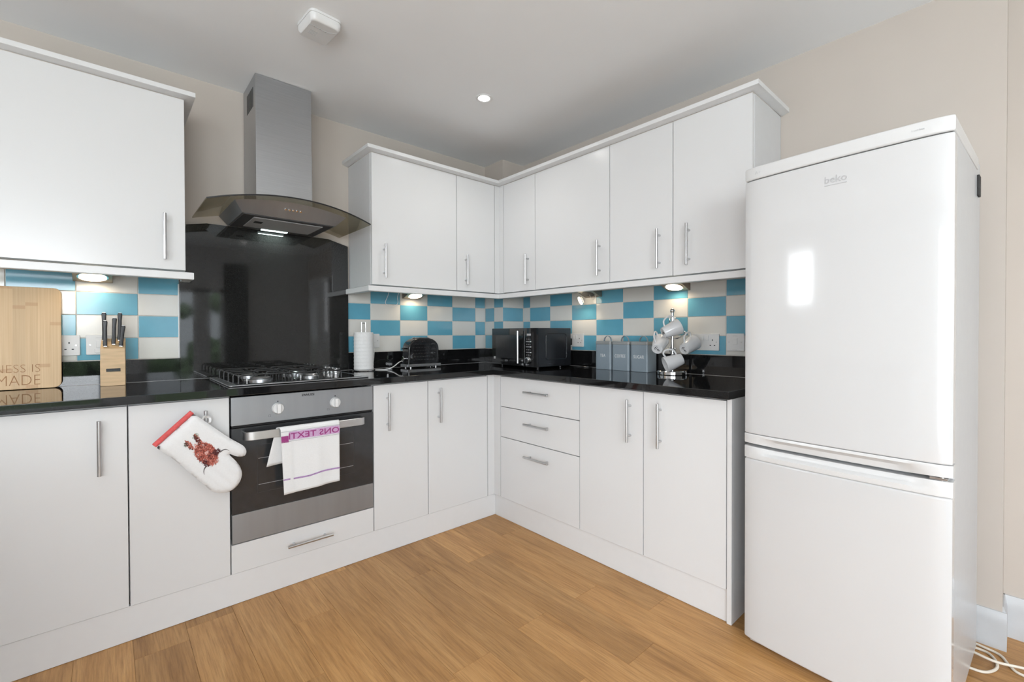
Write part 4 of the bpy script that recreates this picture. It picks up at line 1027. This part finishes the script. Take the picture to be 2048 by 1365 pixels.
# ---- ceiling: smoke alarm and downlights
t = thing('smoke_alarm', 'white square smoke alarm on the ceiling', 'smoke alarm', (-1.652, -0.815, ZC), R(4))
def slab(hx, hy, r0, z0, z1, taper): 
    A = rrect(-hx, hx, -hy, hy, r0, 6); B = [(x*taper, y*taper) for x, y in A]
    return loft([[(x, y, z0) for x, y in A], [(x, y, (z0+z1)/2) for x, y in A], [(x*((1+taper)/2), y*((1+taper)/2), z1+0.004) for x, y in A], [(x, y, z1) for x, y in B]])
obj('mounting_plate', slab(0.062, 0.078, 0.022, -0.0006, -0.010, 0.99), WPLAST, t)
cs = obj('cover', slab(0.060, 0.076, 0.022, -0.0105, -0.040, 0.84), WPLAST, t)
b = tube([(-0.05, -0.03, -0.0402), (-0.02, -0.028, -0.0402), (0.02, -0.026, -0.0402), (0.046, -0.046, -0.0402)], 0.0008, 6); obj('cover_seam', b, GREYL, cs)
for i in range(3): obj('indicator', cyl((-0.03+i*0.022, -0.029+i*0.001, -0.0400), (-0.03+i*0.022, -0.029+i*0.001, -0.0412), 0.0032, 10), GREYL, cs)
b = bmesh.new()
for i in range(4): box(-0.035, -0.005, 0.0+i*0.008, 0.0015+i*0.008, -0.0405, -0.0398, bm=b)
obj('printed_text', b, FRSIDE, cs)['kind'] = 'stuff'
def downlight(label, x, y, group=None, power=10):
    t = thing('downlight', label, 'light', (x, y, ZC), 0, group)
    obj('bezel', lathe([(0.030, -0.0005), (0.044, -0.0005), (0.044, -0.003), (0.040, -0.0055), (0.031, -0.0035), (0.030, -0.0005)], 32), TRIMW, t)
    obj('lens', lathe([(0, -0.0012), (0.0298, -0.0012), (0.0298, -0.0025), (0, -0.004)], 28), DLLENS, t)
    d = bpy.data.lights.new('downlight_lamp', 'SPOT'); d.energy = power; d.spot_size = R(150); d.spot_blend = 0.9; d.shadow_soft_size = 0.03; d.color = (1, 0.975, 0.94)
    l = bpy.data.objects.new('downlight_lamp', d); COL.objects.link(l); l.parent = t; l.location = (0, 0, -0.012)
downlight('round recessed ceiling downlight in front of the corner cabinets', -0.810, -0.797)
for x, y in ((-2.6, -2.3), (-0.9, -3.2), (-2.6, -3.9), (-3.9, -1.6), (-3.9, -3.6), (-0.9, -4.5)):
    downlight('recessed ceiling downlight behind the camera', x, y, 'downlights over the rest of the room')

# ---- cables on the floor beside the fridge
def flex(label, pts, z=0.0045):
    tag(obj('floor_cable', tube([(x, y, z) for x, y in pts], 0.0042, 8, smooth=6), FLEX), label, 'cable', 'flexes on the floor by the fridge')
flex('cream flex looping out from behind the fridge freezer', [(-0.11, -2.45), (-0.20, -2.59), (-0.212, -2.625), (-0.200, -2.655), (-0.155, -2.676), (-0.108, -2.674), (-0.072, -2.655), (-0.066, -2.625), (-0.07, -2.58), (-0.06, -2.45)])
flex('straight cream flex running from the fridge freezer past the wall end', [(-0.09, -2.45), (-0.112, -2.60), (-0.128, -2.67), (-0.104, -2.735), (-0.06, -2.85), (-0.02, -3.1)], 0.0128)
flex('cream flex along the skirting board beside the fridge freezer', [(-0.034, -2.45), (-0.034, -2.60), (-0.040, -2.64), (-0.055, -2.682), (-0.105, -2.706), (-0.134, -2.737), (-0.13, -2.85), (-0.10, -3.1)], 0.0042)
